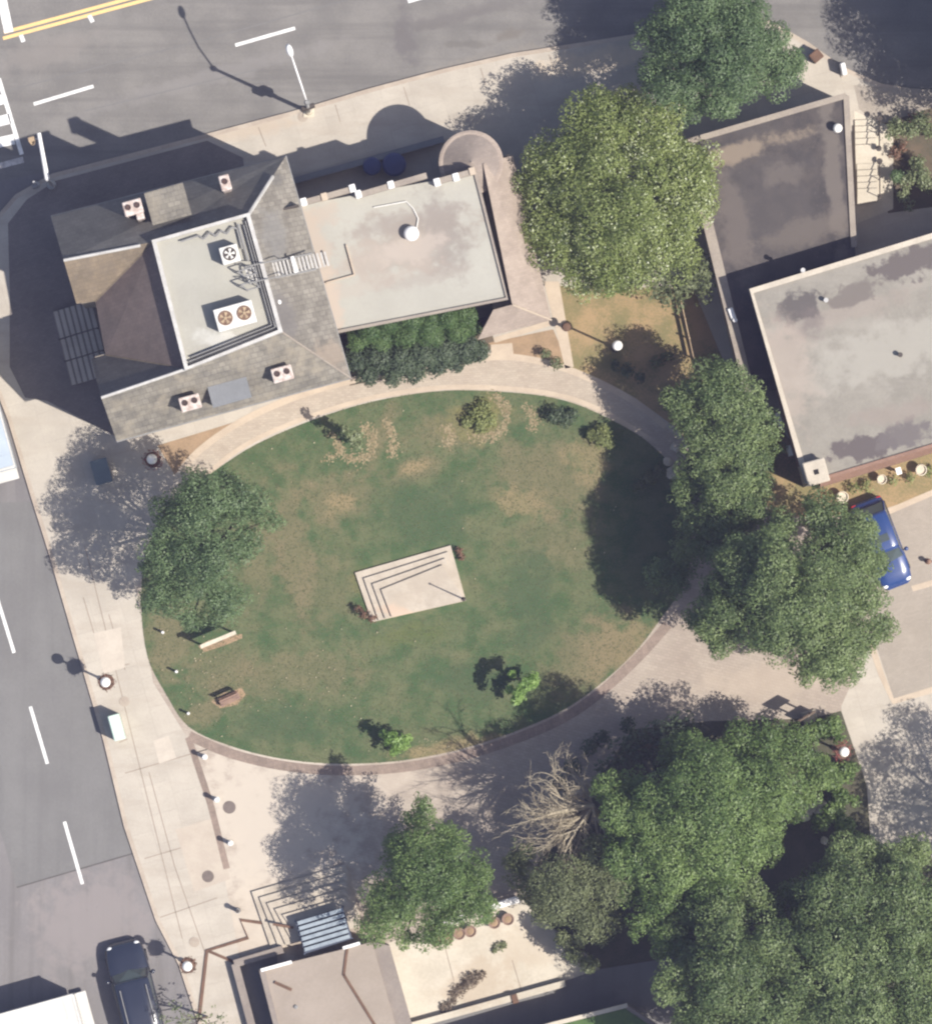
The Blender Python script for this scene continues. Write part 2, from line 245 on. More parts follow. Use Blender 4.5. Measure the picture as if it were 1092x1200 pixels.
# ------------------------------------------------------------------ mesh helpers
class MB:
    def __init__(s): s.v = []; s.f = []; s.mi = []; s.cur = 0; s.M = Matrix()
    def add(s, vs, fs):
        o = len(s.v); s.v += [s.M @ Vector(p) for p in vs]
        s.f += [tuple(i + o for i in f) for f in fs]; s.mi += [s.cur] * len(fs); return s
    def at(s, loc=(0, 0, 0), rz=0): s.M = Matrix.Translation(loc) @ Matrix.Rotation(rz, 4, 'Z'); return s
    def box(s, x0, y0, z0, x1, y1, z1, ch=0):
        if ch:
            prof = [(x0 + ch, y0), (x1 - ch, y0), (x1, y0 + ch), (x1, y1 - ch), (x1 - ch, y1), (x0 + ch, y1), (x0, y1 - ch), (x0, y0 + ch)]
            c = ch; n = 8
            inn = [(x0 + 2 * c, y0 + c), (x1 - 2 * c, y0 + c), (x1 - c, y0 + 2 * c), (x1 - c, y1 - 2 * c), (x1 - 2 * c, y1 - c), (x0 + 2 * c, y1 - c), (x0 + c, y1 - 2 * c), (x0 + c, y0 + 2 * c)]
            vs = [(x, y, z0) for x, y in prof] + [(x, y, z1 - c) for x, y in prof] + [(x, y, z1) for x, y in inn]
            fs = [tuple(range(n - 1, -1, -1)), tuple(range(2 * n, 3 * n))]
            for k in (0, 1):
                for i in range(n): j = (i + 1) % n; fs.append((k * n + i, k * n + j, k * n + n + j, k * n + n + i))
            return s.add(vs, fs)
        return s.add([(x0, y0, z0), (x1, y0, z0), (x1, y1, z0), (x0, y1, z0), (x0, y0, z1), (x1, y0, z1), (x1, y1, z1), (x0, y1, z1)],
                     [(3, 2, 1, 0), (4, 5, 6, 7), (0, 1, 5, 4), (1, 2, 6, 5), (2, 3, 7, 6), (3, 0, 4, 7)])
    def prism(s, pts, z0, z1, bottom=True):
        n = len(pts)
        a = sum(pts[i][0] * pts[(i + 1) % n][1] - pts[(i + 1) % n][0] * pts[i][1] for i in range(n))
        if a < 0: pts = pts[::-1]
        vs = [(p[0], p[1], z0) for p in pts] + [(p[0], p[1], z1) for p in pts]
        fs = [tuple(range(n, 2 * n))] + [(i, (i + 1) % n, n + (i + 1) % n, n + i) for i in range(n)]
        if bottom: fs.append(tuple(range(n - 1, -1, -1)))
        return s.add(vs, fs)
    def tube(s, pts, rad, n=8, cap=True):
        pts = [Vector(p) for p in pts]
        if not hasattr(rad, '__len__'): rad = [rad] * len(pts)
        vs = []; fs = []
        for i, p in enumerate(pts):
            d = (pts[min(i + 1, len(pts) - 1)] - pts[max(i - 1, 0)]).normalized()
            a = d.cross(Vector((0, 0, 1)) if abs(d.z) < .95 else Vector((1, 0, 0))).normalized(); b = d.cross(a)
            vs += [p + (a * math.cos(2 * math.pi * k / n) + b * math.sin(2 * math.pi * k / n)) * rad[i] for k in range(n)]
        for i in range(len(pts) - 1):
            for k in range(n):
                k2 = (k + 1) % n; fs.append((i * n + k, i * n + k2, i * n + n + k2, i * n + n + k))
        if cap: fs += [tuple(range(n - 1, -1, -1)), tuple(range((len(pts) - 1) * n, len(pts) * n))]
        return s.add(vs, fs)
    def lathe(s, prof, c=(0, 0, 0), n=20):
        vs = []; fs = []
        for r, z in prof: vs += [(c[0] + r * math.cos(2 * math.pi * k / n), c[1] + r * math.sin(2 * math.pi * k / n), c[2] + z) for k in range(n)]
        for i in range(len(prof) - 1):
            for k in range(n): k2 = (k + 1) % n; fs.append((i * n + k, i * n + k2, i * n + n + k2, i * n + n + k))
        fs += [tuple(range(n - 1, -1, -1)), tuple(range((len(prof) - 1) * n, len(prof) * n))]
        return s.add(vs, fs)
    def ball(s, c, r, n=16, m=9, sq=1):
        return s.lathe([(max(r * math.sin(math.pi * i / m), .002), -r * sq * math.cos(math.pi * i / m)) for i in range(m + 1)], c, n)
    def beam(s, a, b, w, h):                              # flat bar from a to b (xy), width w, height h, above the line
        a = Vector(a); b = Vector(b); d = b - a; q = Vector((-d.y, d.x, 0)).normalized() * w / 2; u = Vector((0, 0, h))
        vs = [a - q, a + q, b + q, b - q]; vs = vs + [v + u for v in vs]
        return s.add(vs, [(0, 1, 2, 3), (7, 6, 5, 4), (0, 4, 5, 1), (1, 5, 6, 2), (2, 6, 7, 3), (3, 7, 4, 0)])
    def ribbon(s, pts, w, z0, z1, closed=False):
        P = [Vector((p[0], p[1])) for p in pts]; n = len(P); l = []; r = []
        for i in range(n):
            a = P[(i - 1) % n] if closed or i else P[0]; b = P[(i + 1) % n] if closed or i < n - 1 else P[-1]
            d = (b - a).normalized(); q = Vector((-d.y, d.x)) * w / 2; l.append(P[i] + q); r.append(P[i] - q)
        vs = [(p.x, p.y, z) for z in (z0, z1) for p in l + r]; fs = []
        for i in range(n if closed else n - 1):
            j = (i + 1) % n; A, Bq, C, D = i, j, n + i, n + j; t = 2 * n
            fs += [(C + t, D + t, Bq + t, A + t), (A, A + t, Bq + t, Bq), (D, D + t, C + t, C)]
        if not closed: fs += [(0, n, 3 * n, 2 * n), (n - 1, 3 * n - 1, 4 * n - 1, 2 * n - 1)]
        return s.add(vs, fs)
    def build(s, name, mats, parent=None, sm=False, origin=None):
        mats = mats if isinstance(mats, (list, tuple)) else [mats]
        if parent is not None: org = Vector((0, 0, 0)) if parent.get('_local') else Vector(parent['_w'])
        elif origin is not None: org = Vector(origin)
        else:
            xs = [v.x for v in s.v]; ys = [v.y for v in s.v]; org = Vector(((min(xs) + max(xs)) / 2, (min(ys) + max(ys)) / 2, min(v.z for v in s.v)))
        me = bpy.data.meshes.new(name)
        me.from_pydata([v - org for v in s.v], [], s.f)
        for m in mats: me.materials.append(m)
        me.polygons.foreach_set('material_index', s.mi)
        if any(len(f) > 4 for f in s.f):
            bm = bmesh.new(); bm.from_mesh(me)
            bmesh.ops.triangulate(bm, faces=[f for f in bm.faces if len(f.verts) > 4], ngon_method='EAR_CLIP')
            bm.to_mesh(me); bm.free()
        if sm: me.shade_smooth()
        me.update()
        o = bpy.data.objects.new(name, me); COL.objects.link(o)
        if parent is not None:
            o.parent = parent; o['_w'] = list(Vector(parent['_w'])); o['_local'] = parent.get('_local', 0)
            if o['_local'] == 0: del o['_local']
        else: o.location = org; o['_w'] = list(org)
        return o

def tag(o, label, cat, group=None):
    o['label'] = label; o['category'] = cat
    if group: o['group'] = group
    return o
def thing(name, label, cat, loc, rz=None, group=None):
    o = bpy.data.objects.new(name, None); COL.objects.link(o); o.location = loc; o.empty_display_size = .3
    o['_w'] = list(loc)
    if rz is not None: o.rotation_euler.z = rz; o['_local'] = 1
    return tag(o, label, cat, group)
def struct(o, kind='structure'): o['kind'] = kind; return o
def dup(root, loc, label, rz=None):
    kids = [o for o in root.children]
    r = root.copy(); COL.objects.link(r); r.location = loc; r['label'] = label
    if rz is not None: r.rotation_euler.z = rz
    for ch in kids:
        c = ch.copy(); COL.objects.link(c); c.parent = r
        for g in list(ch.children):
            d = g.copy(); COL.objects.link(d); d.parent = c
    return r
def pxy(pts): return [G(*p) for p in pts]
def sheet(name, pts, z, m, parent=None):
    mb = MB(); q = pxy(pts)
    n = len(q); a = sum(q[i][0] * q[(i + 1) % n][1] - q[(i + 1) % n][0] * q[i][1] for i in range(n))
    if a < 0: q = q[::-1]
    mb.add([(x, y, z) for x, y in q], [tuple(range(n))])
    return struct(mb.build(name, m)) if parent is None else mb.build(name, m, parent)

# ------------------------------------------------------------------ foliage
RS = np.random.RandomState(7)
def leaf_mesh(name, m, centres, radii, count_per_m2, size, parent, shell=(.75, 1.08), up=.35, jitter=.8, squash=.8, tones=None, asp=.56):
    P = []; Nn = []; T = []
    for i, (c, r) in enumerate(zip(centres, radii)):
        n = max(4, int(count_per_m2 * 4 * math.pi * r * r))
        d = RS.normal(size=(n, 3)); d /= np.linalg.norm(d, axis=1)[:, None]
        d = d[d[:, 2] > -.75]
        q = c + d * (r * RS.uniform(shell[0], shell[1], (len(d), 1))) * np.array([1, 1, squash])
        nn = d + jitter * RS.normal(size=d.shape) * .6 + np.array([0, 0, up]); nn /= np.linalg.norm(nn, axis=1)[:, None]
        P.append(q); Nn.append(nn)
        base = RS.uniform(.25, .75) if tones is None else tones[i]
        T.append(np.clip(base + RS.normal(size=len(d)) * .22, 0, 1))
    P = np.concatenate(P); Nn = np.concatenate(Nn); T = np.concatenate(T)
    k = P[:, 2] > .16; P, Nn, T = P[k], Nn[k], T[k]
    a = np.cross(Nn, RS.normal(size=Nn.shape)); a /= np.linalg.norm(a, axis=1)[:, None]; b = np.cross(Nn, a)
    s = (size * RS.uniform(.65, 1.3, (len(P), 1)))
    V = np.stack([P + a * s * .5, P + b * s * asp * .5, P - a * s * .5, P - b * s * asp * .5], 1).reshape(-1, 3)
    return quads(name, m, V, T, parent)
def quads(name, m, V, T, parent=None, kind=None):
    org = np.array(parent['_w']) if parent is not None else np.zeros(3)
    V = V - org; n = len(V) // 4
    me = bpy.data.meshes.new(name); me.vertices.add(4 * n); me.vertices.foreach_set('co', V.astype(np.float32).ravel())
    me.loops.add(4 * n); me.loops.foreach_set('vertex_index', np.arange(4 * n, dtype=np.int32))
    me.polygons.add(n); me.polygons.foreach_set('loop_start', np.arange(0, 4 * n, 4, dtype=np.int32))
    me.update(calc_edges=True)
    at = me.attributes.new('tone', 'FLOAT', 'FACE'); at.data.foreach_set('value', T.astype(np.float32))
    me.materials.append(m)
    o = bpy.data.objects.new(name, me); COL.objects.link(o)
    if parent is not None: o.parent = parent
    if kind: o['kind'] = kind
    return o
def clumps(lobes, fill=1.0, sub=(.26, .46)):
    C = []; Rr = []; T = []
    low = [(px, py, rp * .8, z * k) for (px, py, rp, z) in lobes if z > 4 for k in ((.55, .78) if z > 7 else (.62,))]
    for li, (px, py, rp, z) in enumerate(list(lobes) + low):
        c = np.array(W(px, py, z)); r = rp / S * (1.06 if z > 3.8 else 1.0)
        n = int((10 + 13 * r * r / max(r, .8) * 1.08) * fill * (1 if li < len(lobes) else .5))
        lt = RS.uniform(.3, .68)
        for _ in range(n):
            d = RS.normal(size=3); d /= np.linalg.norm(d)
            if d[2] < -.45: d[2] *= -1
            rs = min(max(r * RS.uniform(*sub), .14), .78)
            C.append(c + d * np.array([1, 1, .75]) * max(r - rs * .8, .02) * RS.uniform(.5, 1.14)); Rr.append(rs); T.append(min(max(lt + RS.normal() * .17, .08), .95))
    return C, Rr, T
def tree(name, label, base, lobes, leaf, size=.30, dens=9, trunk=.22, fill=1.0, group=None, cat='tree', bark='bark', sub=(.19, .46), squash=.85, crown='crown', up=.5, jit=.5):
    b = W(*base, B)
    t = thing(name, label, cat, b, group=group)
    C, Rr, T = clumps(lobes, fill, sub)
    k = 1 if lobes[0][3] < 4 else .54
    leaf_mesh(crown, L[leaf], C, Rr, dens / k ** 2 * (1.25 if k < 1 else 1), size * k, t, tones=T, squash=squash, up=up, jitter=jit)
    if trunk:
        zs = sum(l[3] for l in lobes) / len(lobes); cx = [W(*l[:2], l[3]) for l in lobes]
        mid = sum((Vector(c) for c in cx), Vector()) / len(cx)
        fork = b.lerp(Vector((mid.x, mid.y, zs)), .45); fork.z = B + (zs - B) * .5
        mb = MB(); mb.tube([b - Vector((0, 0, .1)), b.lerp(fork, .5) + Vector((.05, .03, 0)), fork], [trunk * 1.25, trunk * .95, trunk * .8], 8)
        mb.build('trunk', K[bark], t, True)
        ml = MB()
        for c in cx:
            c = Vector(c); m1 = fork.lerp(c, .5) + Vector((RS.normal() * .15, RS.normal() * .15, .15))
            ml.tube([fork, m1, c], [trunk * .6, trunk * .35, trunk * .1], 6)
        ml.build('branches', K[bark], t, True)
    return t
def shrub(name, label, lobes, leaf, size=.16, dens=26, group=None, cat='shrub', fill=1.0, sub=(.35, .6), trunk=0):
    lobes = list(lobes) + [(x, y, rr * .95, z * .5) for x, y, rr, z in lobes if z > 1]
    return tree(name, label, lobes[0][:2], lobes, leaf, size, dens, trunk, fill * 1.7, group, cat, sub=sub, crown='foliage')

# ================================================================== SETTING
g = MB(); g.add([(-400, -400, 0), (400, -400, 0), (400, 400, 0), (-400, 400, 0)], [(0, 1, 2, 3)])
struct(g.build('ground', K['asphalt_base']))
north = [(-1700, 680), (-60, 231), (62, 206), (240, 160), (350, 131), (430, 107), (520, 83), (600, 65), (690, 51), (760, 40), (830, 24), (880, 20), (902, 27), (946, 52), (985, 80), (1030, 100), (1100, 112), (1900, 150)]
road = sheet('road', [(-2300, 760), (-100, 232), (62, 200)] + [(x, y + 6) for x, y in north[3:]] + [(1900, -1500), (-2300, -1500)], .004, K['asphalt'])
side = sheet('side_road', [(-330, 300), (0, 235), (20, 600), (120, 820), (160, 960), (200, 1090), (250, 1250), (700, 2700), (-200, 2700), (-420, 1300)], .006, K['asphalt_side'])
sheet('road_patch', [(-60, 590), (36, 588), (84, 742), (150, 985), (157, 1001), (20, 1040), (-60, 760)], .010, K['asphalt_old'], side)
def strip(name, a, b, wpx, z, m, parent):
    mb = MB(); A = Vector(G(*a)); Bv = Vector(G(*b)); d = (Bv - A).normalized(); q = Vector((-d.y, d.x)) * wpx / S / 2
    vs = [A - q, Bv - q, Bv + q, A + q]; mb.add([(v.x, v.y, z) for v in vs], [(0, 1, 2, 3)]); return mb.build(name, m, parent)
for a, b in (((40, 122), (110, 101)), ((276, 53), (346, 33)), ((478, 2), (548, -18))): strip('lane_dash', a, b, 4, .012, K['paint'], road)
strip('centre_line', (4, 45), (200, -8), 4, .012, K['yellow'], road); strip('centre_line', (5, 38), (190, -12), 4, .012, K['yellow'], road)
strip('stop_line', (2, -4), (11, 38), 11, .013, K['paint'], road)
strip('lane_marker', (25, 41), (28, 49), 5, .014, K['paint'], road); strip('lane_marker', (105, 18), (109, 26), 5, .014, K['paint'], road)
strip('crosswalk_line', (-1, 92), (26, 181), 5, .012, K['paint'], road)
for y in (118, 141, 165): strip('crosswalk_bar', (-40, y + 11), (17 if y > 150 else 12 if y > 130 else 4, y - 2), 12, .012, K['paint'], road)
strip('crosswalk_bar', (-40, 205), (28, 187), 7, .012, K['paint_worn'], road)
for a, b in (((10, 106), (250, 44)), ((250, 44), (420, -4)), ((100, 130), (300, 82))): strip('tar_seam', a, b, 1.3, .010, K['asphalt_old'], road)
for a, b in (((-3, 700), (17, 765)), ((36, 828), (56, 895)), ((76, 963), (97, 1036))): strip('lane_dash', a, b, 4, .014, K['paint'], side)
strip('tar_seam', (20, 1040), (160, 999), 1.6, .013, K['seam'], side)
strip('tar_seam', (-6, 930), (20, 1040), 2.5, .013, K['paint_worn'], side) if False else None

kerbW = [(235, 1200), (212, 1130), (185, 1078), (148, 968), (124, 868), (86, 738), (60, 648), (40, 585), (12, 492), (-8, 440), (-26, 370), (-27, 310), (-8, 262), (20, 230)]
block = [p for p in north[2:]] + [(1900, 1900), (420, 1900)] + kerbW
blk = MB(); blk.prism(pxy(block), -.02, .12, False); pave = struct(blk.build('pavement', K['concrete']))
kb = MB(); kb.ribbon(pxy([(420, 1900), (300, 1400)] + kerbW + north[2:]), .22, -.01, .125); struct(kb.build('kerb', K['kerb']))
# slab joints and odd slabs of the west pavement
def joint(a, b, w=1.0): strip('pavement_joint', a, b, w, .124, K['joint'], pave)
for a, b in (((100, 640), (214, 1100)), ((128, 720), (147, 785)), ((98, 700), (128, 800)), ((175, 905), (205, 1015)), ((205, 1015), (240, 1115)), ((147, 906), (250, 876)), ((170, 1006), (258, 980)), ((188, 1075), (255, 1052)), ((120, 785), (152, 778)), ((140, 870), (150, 866)),
             ((303, 149), (312, 172)), ((393, 123), (399, 143)), ((473, 102), (480, 124)), ((563, 80), (569, 100)), ((643, 64), (649, 84))): joint(a, b)
sheet('pavement_slab', [(180, 868), (198, 862), (207, 888), (187, 895)], .127, K['slab_new'], pave)
sheet('pavement_slab', [(206, 972), (252, 958), (270, 1030), (228, 1045)], .127, K['slab_grey'], pave)
sheet('pavement_slab', [(110, 742), (142, 735), (147, 782), (122, 790)], .127, K['slab_new'], pave)
sheet('plaza', [(222, 868), (245, 945), (262, 1020), (275, 1090), (300, 1230), (640, 1320), (1110, 1320), (1010, 1000), (985, 828), (1022, 745), (1012, 600), (900, 560), (815, 530), (740, 500), (660, 480), (590, 470), (500, 470), (300, 520), (210, 600), (160, 690), (180, 800)], .124, K['plaza'])
sheet('shade_toned_paving', [(10, 262), (32, 234), (66, 212), (243, 165), (285, 185), (300, 300), (200, 500), (142, 515), (110, 498), (56, 470), (30, 466), (12, 430), (12, 340)], .1265, mat('shade_toned_pavers', (.20, .172, .155), (.155, .135, .122), sc=.6, fine=8, brick=(.24, .12, .008, .12, AX), bump=.3))  # dark sheet that deepens the house's shadow on the pavement by colour
pe = MB(); pe.ribbon(pxy([(221, 864), (247, 942), (266, 1018)]), .34, .10, .1275); struct(pe.build('plaza_edge', K['border']))
sheet('parking_bay', [(1022, 745), (1028, 600), (1400, 480), (1400, 720), (1095, 803), (1048, 822)], .127, K['plaza_light'])
pe = MB(); pe.ribbon(pxy([(1018, 748), (1032, 790), (1046, 822), (1100, 806), (1300, 750)]), .32, .10, .131); pe.ribbon(pxy([(1068, 690), (1200, 652)]), .3, .10, .133); pe.ribbon(pxy([(1030, 604), (1100, 574), (1300, 505)]), .3, .10, .133)
struct(pe.build('parking_kerb', K['edge']))
sheet('walkway', [(985, 833), (1048, 822), (1100, 806), (1300, 750), (1300, 1100), (1090, 1300), (1030, 1000), (1018, 920)], .127, K['concrete'])
outer = [(212, 552), (232, 530), (262, 507), (300, 485), (350, 464), (400, 449), (450, 438), (500, 428), (550, 421), (590, 418), (630, 423), (665, 433), (705, 450), (745, 472), (780, 500), (815, 540)]
inner = [(238, 562), (270, 535), (310, 512), (370, 488), (440, 468), (520, 457), (600, 459), (660, 468), (710, 488), (760, 518), (800, 565)]
sheet('path', outer + inner[::-1], .128, K['path'])
pe = MB(); pe.ribbon(pxy(smooth(outer[:-1], 4, False)), .35, .10, .133); pe.ribbon(pxy(smooth([(x + 2, y - 3) for x, y in inner[:-1]], 4, False)), .24, .10, .1335); struct(pe.build('path_edging', K['edge']))
lawn_pts = smooth([(205, 585), (222, 572), (250, 553), (300, 521), (370, 491), (440, 470), (520, 458), (600, 460), (660, 469), (710, 489), (760, 519), (797, 562), (812, 620), (803, 680), (776, 722), (742, 766), (690, 812), (640, 842), (560, 872), (480, 890), (400, 895), (330, 889), (270, 874), (222, 852), (196, 815), (173, 768), (166, 700), (174, 640)], 5)
sheet('lawn', lawn_pts, .136, K['lawn'])
lb = MB(); arc = [(782, 732), (746, 772), (694, 819), (643, 850), (562, 880), (481, 898), (400, 903), (330, 897), (268, 882), (222, 862)]
lb.ribbon(pxy(smooth(arc, 5, False)), .5, .10, .132); struct(lb.build('lawn_border', K['border']))
STRAW = []
for pts, w_ in (([(404, 535), (418, 538), (430, 534), (437, 522), (435, 508), (428, 500)], .30), ([(552, 512), (572, 514), (588, 504), (594, 488), (588, 472), (576, 464)], .28), ([(452, 492), (458, 505), (462, 520), (460, 534)], .26), ([(618, 478), (626, 490), (622, 504)], .34), ([(520, 500), (528, 510), (524, 522)], .30), ([(388, 508), (400, 528), (384, 538)], .2)):
    C_ = np.array(pxy(smooth(pts, 12, False))); n_ = len(C_) * 6
    P = C_[RS.randint(0, len(C_), n_)] + RS.normal(size=(n_, 2)) * w_ * .55; a = RS.uniform(0, 6.28, n_); sz = RS.uniform(.05, .17, n_)
    d = np.stack([np.cos(a), np.sin(a)], 1) * sz[:, None] * .6; q = np.stack([-np.sin(a), np.cos(a)], 1) * sz[:, None] * .35; z0 = .139 + RS.uniform(0, .012, (n_, 1))
    STRAW.append(np.stack([np.hstack([P - q, z0]), np.hstack([P + d, z0]), np.hstack([P + q, z0]), np.hstack([P - d, z0])], 1).reshape(-1, 3))
V = np.concatenate(STRAW); o = quads('straw_mulch', leafmat('straw', (.19, .15, .085), (.31, .25, .155), .9, .1, .1), V, RS.uniform(0, 1, len(V) // 4), kind='stuff'); tag(o, 'straw coloured mulch arcs round the small plants at the lawn top', 'mulch')
sheet('flower_bed_soil', [(185, 522), (232, 508), (284, 492), (262, 510), (234, 532), (205, 556)], .130, K['dirt'])
sheet('bed_soil', [(572, 402), (648, 386), (668, 432), (590, 418)], .130, K['dirt'])
sheet('shrub_bed_soil', [(395, 392), (572, 372), (580, 405), (560, 424), (410, 452)], .129, K['mulch'])
sheet('garden_soil', [(655, 335), (812, 338), (850, 430), (960, 555), (905, 590), (845, 565), (790, 500), (745, 467), (700, 443), (668, 432)], .130, K['drygrass'])
sheet('path_slab', [(637, 330), (655, 330), (672, 430), (662, 432)], .133, K['edge'])
sheet('step_slab', [(575, 404), (600, 402), (602, 418), (575, 420)], .14, K['edge']); sheet('bed_edging', [(578, 396), (648, 374), (650, 380), (580, 402)], .137, K['edge'])
sheet('planting_bed', [(640, 990), (690, 930), (740, 855), (830, 845), (950, 842), (985, 833), (1015, 920), (1020, 990), (1110, 1010), (1110, 1320), (790, 1320), (740, 1180), (690, 1120), (610, 1058)], .129, K['ground_cover_soil'])
sheet('bed_by_hall', [(880, 565), (950, 560), (1105, 520), (1105, 572), (1015, 604), (905, 606)], .131, K['drygrass'])
sheet('rear_bed', [(1020, 150), (1110, 120), (1110, 240), (1040, 250)], .131, K['mulch'])
sheet('entrance_paving', [(1000, 130), (1046, 150), (1046, 245), (1003, 262)], .134, K['terrace'])
sheet('terrace', [(452, 1106), (610, 1052), (700, 1142), (476, 1205)], .134, K['terrace'])
for a, b in (((522, 1112), (532, 1150)), ((600, 1125), (612, 1165))): strip('terrace_joint', a, b, 1, .138, K['joint'], pave)
sheet('service_lane', [(470, 1210), (476, 1200), (660, 1150), (700, 1136), (800, 1120), (830, 1320), (480, 1320)], .137, K['asphalt_old'])
sheet('rear_lane', [(1000, 100), (1900, 150), (1900, 210), (1100, 200), (1006, 128)], .1255, K['plaza_light'])

# grass: small blades over the whole lawn
from mathutils.geometry import tessellate_polygon
poly = np.array(pxy(lawn_pts))
def inside(P, poly):
    x, y = P[:, 0], P[:, 1]; r = np.zeros(len(P), bool); n = len(poly); j = n - 1
    for i in range(n):
        xi, yi = poly[i]; xj, yj = poly[j]
        c = ((yi > y) != (yj > y)) & (x < (xj - xi) * (y - yi) / (yj - yi + 1e-12) + xi); r ^= c; j = i
    return r
lo, hi = poly.min(0), poly.max(0)
P = RS.uniform(lo, hi, (70000, 2)); P = P[inside(P, poly)]
c1, c2, c3, c4 = G(415, 660), G(535, 630), G(555, 712), G(436, 736)
P = P[~inside(P, np.array([c1, c2, c3, c4]))]
n = len(P); a = RS.uniform(0, 6.28, n); s = RS.uniform(.03, .085, n); up_ = RS.uniform(.008, .03, n)
d = np.stack([np.cos(a), np.sin(a)], 1) * s[:, None]; q = np.stack([-np.sin(a), np.cos(a)], 1) * .014
z0 = np.full((n, 1), .137)
V = np.stack([np.hstack([P - q, z0]), np.hstack([P + q, z0]), np.hstack([P + d + q * .6, z0 + up_[:, None]]), np.hstack([P + d - q * .6, z0 + up_[:, None]])], 1).reshape(-1, 3)
o = quads('grass', L['grass'], V, RS.uniform(0, 1, n), kind='stuff'); tag(o, 'short green and dry grass blades covering the oval lawn', 'grass')
P = RS.uniform(lo, hi, (130, 2)); P = np.concatenate([P, np.array(G(350, 808)) + RS.normal(size=(50, 2)) * np.array([2.4, .9]), np.array(G(540, 878)) + RS.normal(size=(60, 2)) * np.array([2, .5]), np.array(G(230, 800)) + RS.normal(size=(50, 2)) * np.array([1, 1.2])]); P = P[inside(P, poly)]
n = len(P); a = RS.uniform(0, 6.28, n); s = RS.uniform(.02, .10, n)
d = np.stack([np.cos(a), np.sin(a)], 1) * s[:, None] * .5; q = np.stack([-np.sin(a), np.cos(a)], 1) * s[:, None] * .4
z0 = np.full((n, 1), .20)
V = np.stack([np.hstack([P - q, z0]), np.hstack([P + d, z0 + .02]), np.hstack([P + q, z0]), np.hstack([P - d, z0 + .01])], 1).reshape(-1, 3)
o = quads('fallen_leaves', L['litter'], V, RS.uniform(0, 1, n), kind='stuff'); tag(o, 'pale dry leaves scattered over the lawn', 'fallen leaves')

# ================================================================== OLD HOUSE
ZD, ZE = 12.1, 8.2
D1, D2, D3, D4 = W(181, 283, ZD), W(291, 252, ZD), W(329, 388, ZD), W(219, 432, ZD)
NGr, SGr = W(75, 305, ZD), W(119, 466, ZD)
NGe, E2, E3, SGe = W(60, 254, ZE), W(335, 183, ZE), W(411, 443, ZE), W(137, 517, ZE)
NGi, V1, V2, SGi = W(90, 356, ZE), W(112, 353, ZE), W(124, 416, ZE), W(107, 421, ZE)
house = thing('old_house', 'old slate roofed stone house with flat central deck, dormers and four pale chimneys', 'house', (W(240, 345, 0).x, W(240, 345, 0).y, .12))
rf = MB()
def facet(mb, *ps, mi=0): mb.cur = mi; mb.add(ps, [tuple(range(len(ps)))])
Dm = (D1 + D2) / 2
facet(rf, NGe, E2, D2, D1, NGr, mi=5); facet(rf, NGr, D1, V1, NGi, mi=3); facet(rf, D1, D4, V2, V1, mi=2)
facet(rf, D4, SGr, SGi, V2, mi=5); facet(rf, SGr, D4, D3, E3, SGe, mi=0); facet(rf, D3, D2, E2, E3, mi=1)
lowv = [p - Vector((0, 0, .18)) for p in (NGe, E2, E3, SGe, SGi, V2, V1, NGi)]
hi_ = (NGe, E2, E3, SGe, SGi, V2, V1, NGi)
for i in range(8):
    j = (i + 1) % 8; rf.cur = 4; rf.add([hi_[j], hi_[i], lowv[i], lowv[j]], [(0, 1, 2, 3)])
roof = rf.build('roof', [K['slate'], K['slate_grey'], K['slate_brown'], K['slate_tan'], K['lead'], K['slate_shade']], house)
dk = MB()
dk.prism([(p.x, p.y) for p in (D1, D2, D3, D4)], ZD - .3, ZD + .05); dk.build('roof_deck', K['membrane'], house)
cp = MB(); cp.ribbon([(p.x, p.y) for p in (D1, D2, D3, D4)], .26, ZD - .35, ZD + .42, True)
pc = (D1 + D2 + D3 + D4) / 4
cp.cur = 1
def ins(p, k): return (p + (pc - p) * k)
cp.ribbon([(p.x, p.y) for p in (ins(D2, .14), ins(D3, .14), ins(D4, .14))], .05, ZD + .05, ZD + .32)
cp.ribbon([(p.x, p.y) for p in (ins(D2, .085), ins(D3, .085), ins(D4, .085))], .05, ZD + .05, ZD + .32)
cp.build('deck_parapet', [K['flashing'], K['dullsteel']], house)
for a, b, w_ in ((D1 + Vector((-.7, -.2, .07)), NGr, .085), (D4, SGr, .085), (D2, E2.lerp(D2, .35), .10)):
    rc = MB(); rc.tube([a, b + Vector((0, 0, .05))], w_, 6); rc.build('ridge_cap', K['flashing'], house)
for a, b in ((D3, E3), (V1, D1 + (V1 - D1) * .2), (V2, D4 + (V2 - D4) * .2)):
    rc = MB(); rc.tube([a, b], .05, 6); rc.build('hip_line', K['slate_tan'] if a is not D3 else K['low_trim'], house)
gt = MB(); ed = lambda p: Vector((p.x, p.y, ZE - .14))
gt.tube([ed(SGe), ed(E3), ed(E2), ed(NGe)], .07, 6); gt.build('gutter', K['dullsteel'], house)
wl = MB(); hc = Vector((house.location.x, house.location.y, 0))
foot = [p + (hc - p) * .035 for p in (NGe, E2, E3, SGe, SGi, V2, V1, NGi)]
wl.prism([(p.x, p.y) for p in foot], 0, ZE - .05, False)
for tri in ((NGe, NGr, NGi), (SGi, SGr, SGe)):
    q = [p + (hc - p) * .03 for p in tri]; q = [Vector((p.x, p.y, z)) for p, z in zip(q, (ZE - .05, ZD - .2, ZE - .05))]; wl.add(q, [(0, 2, 1)])
wl.build('wall', K['stone_wall'], house)
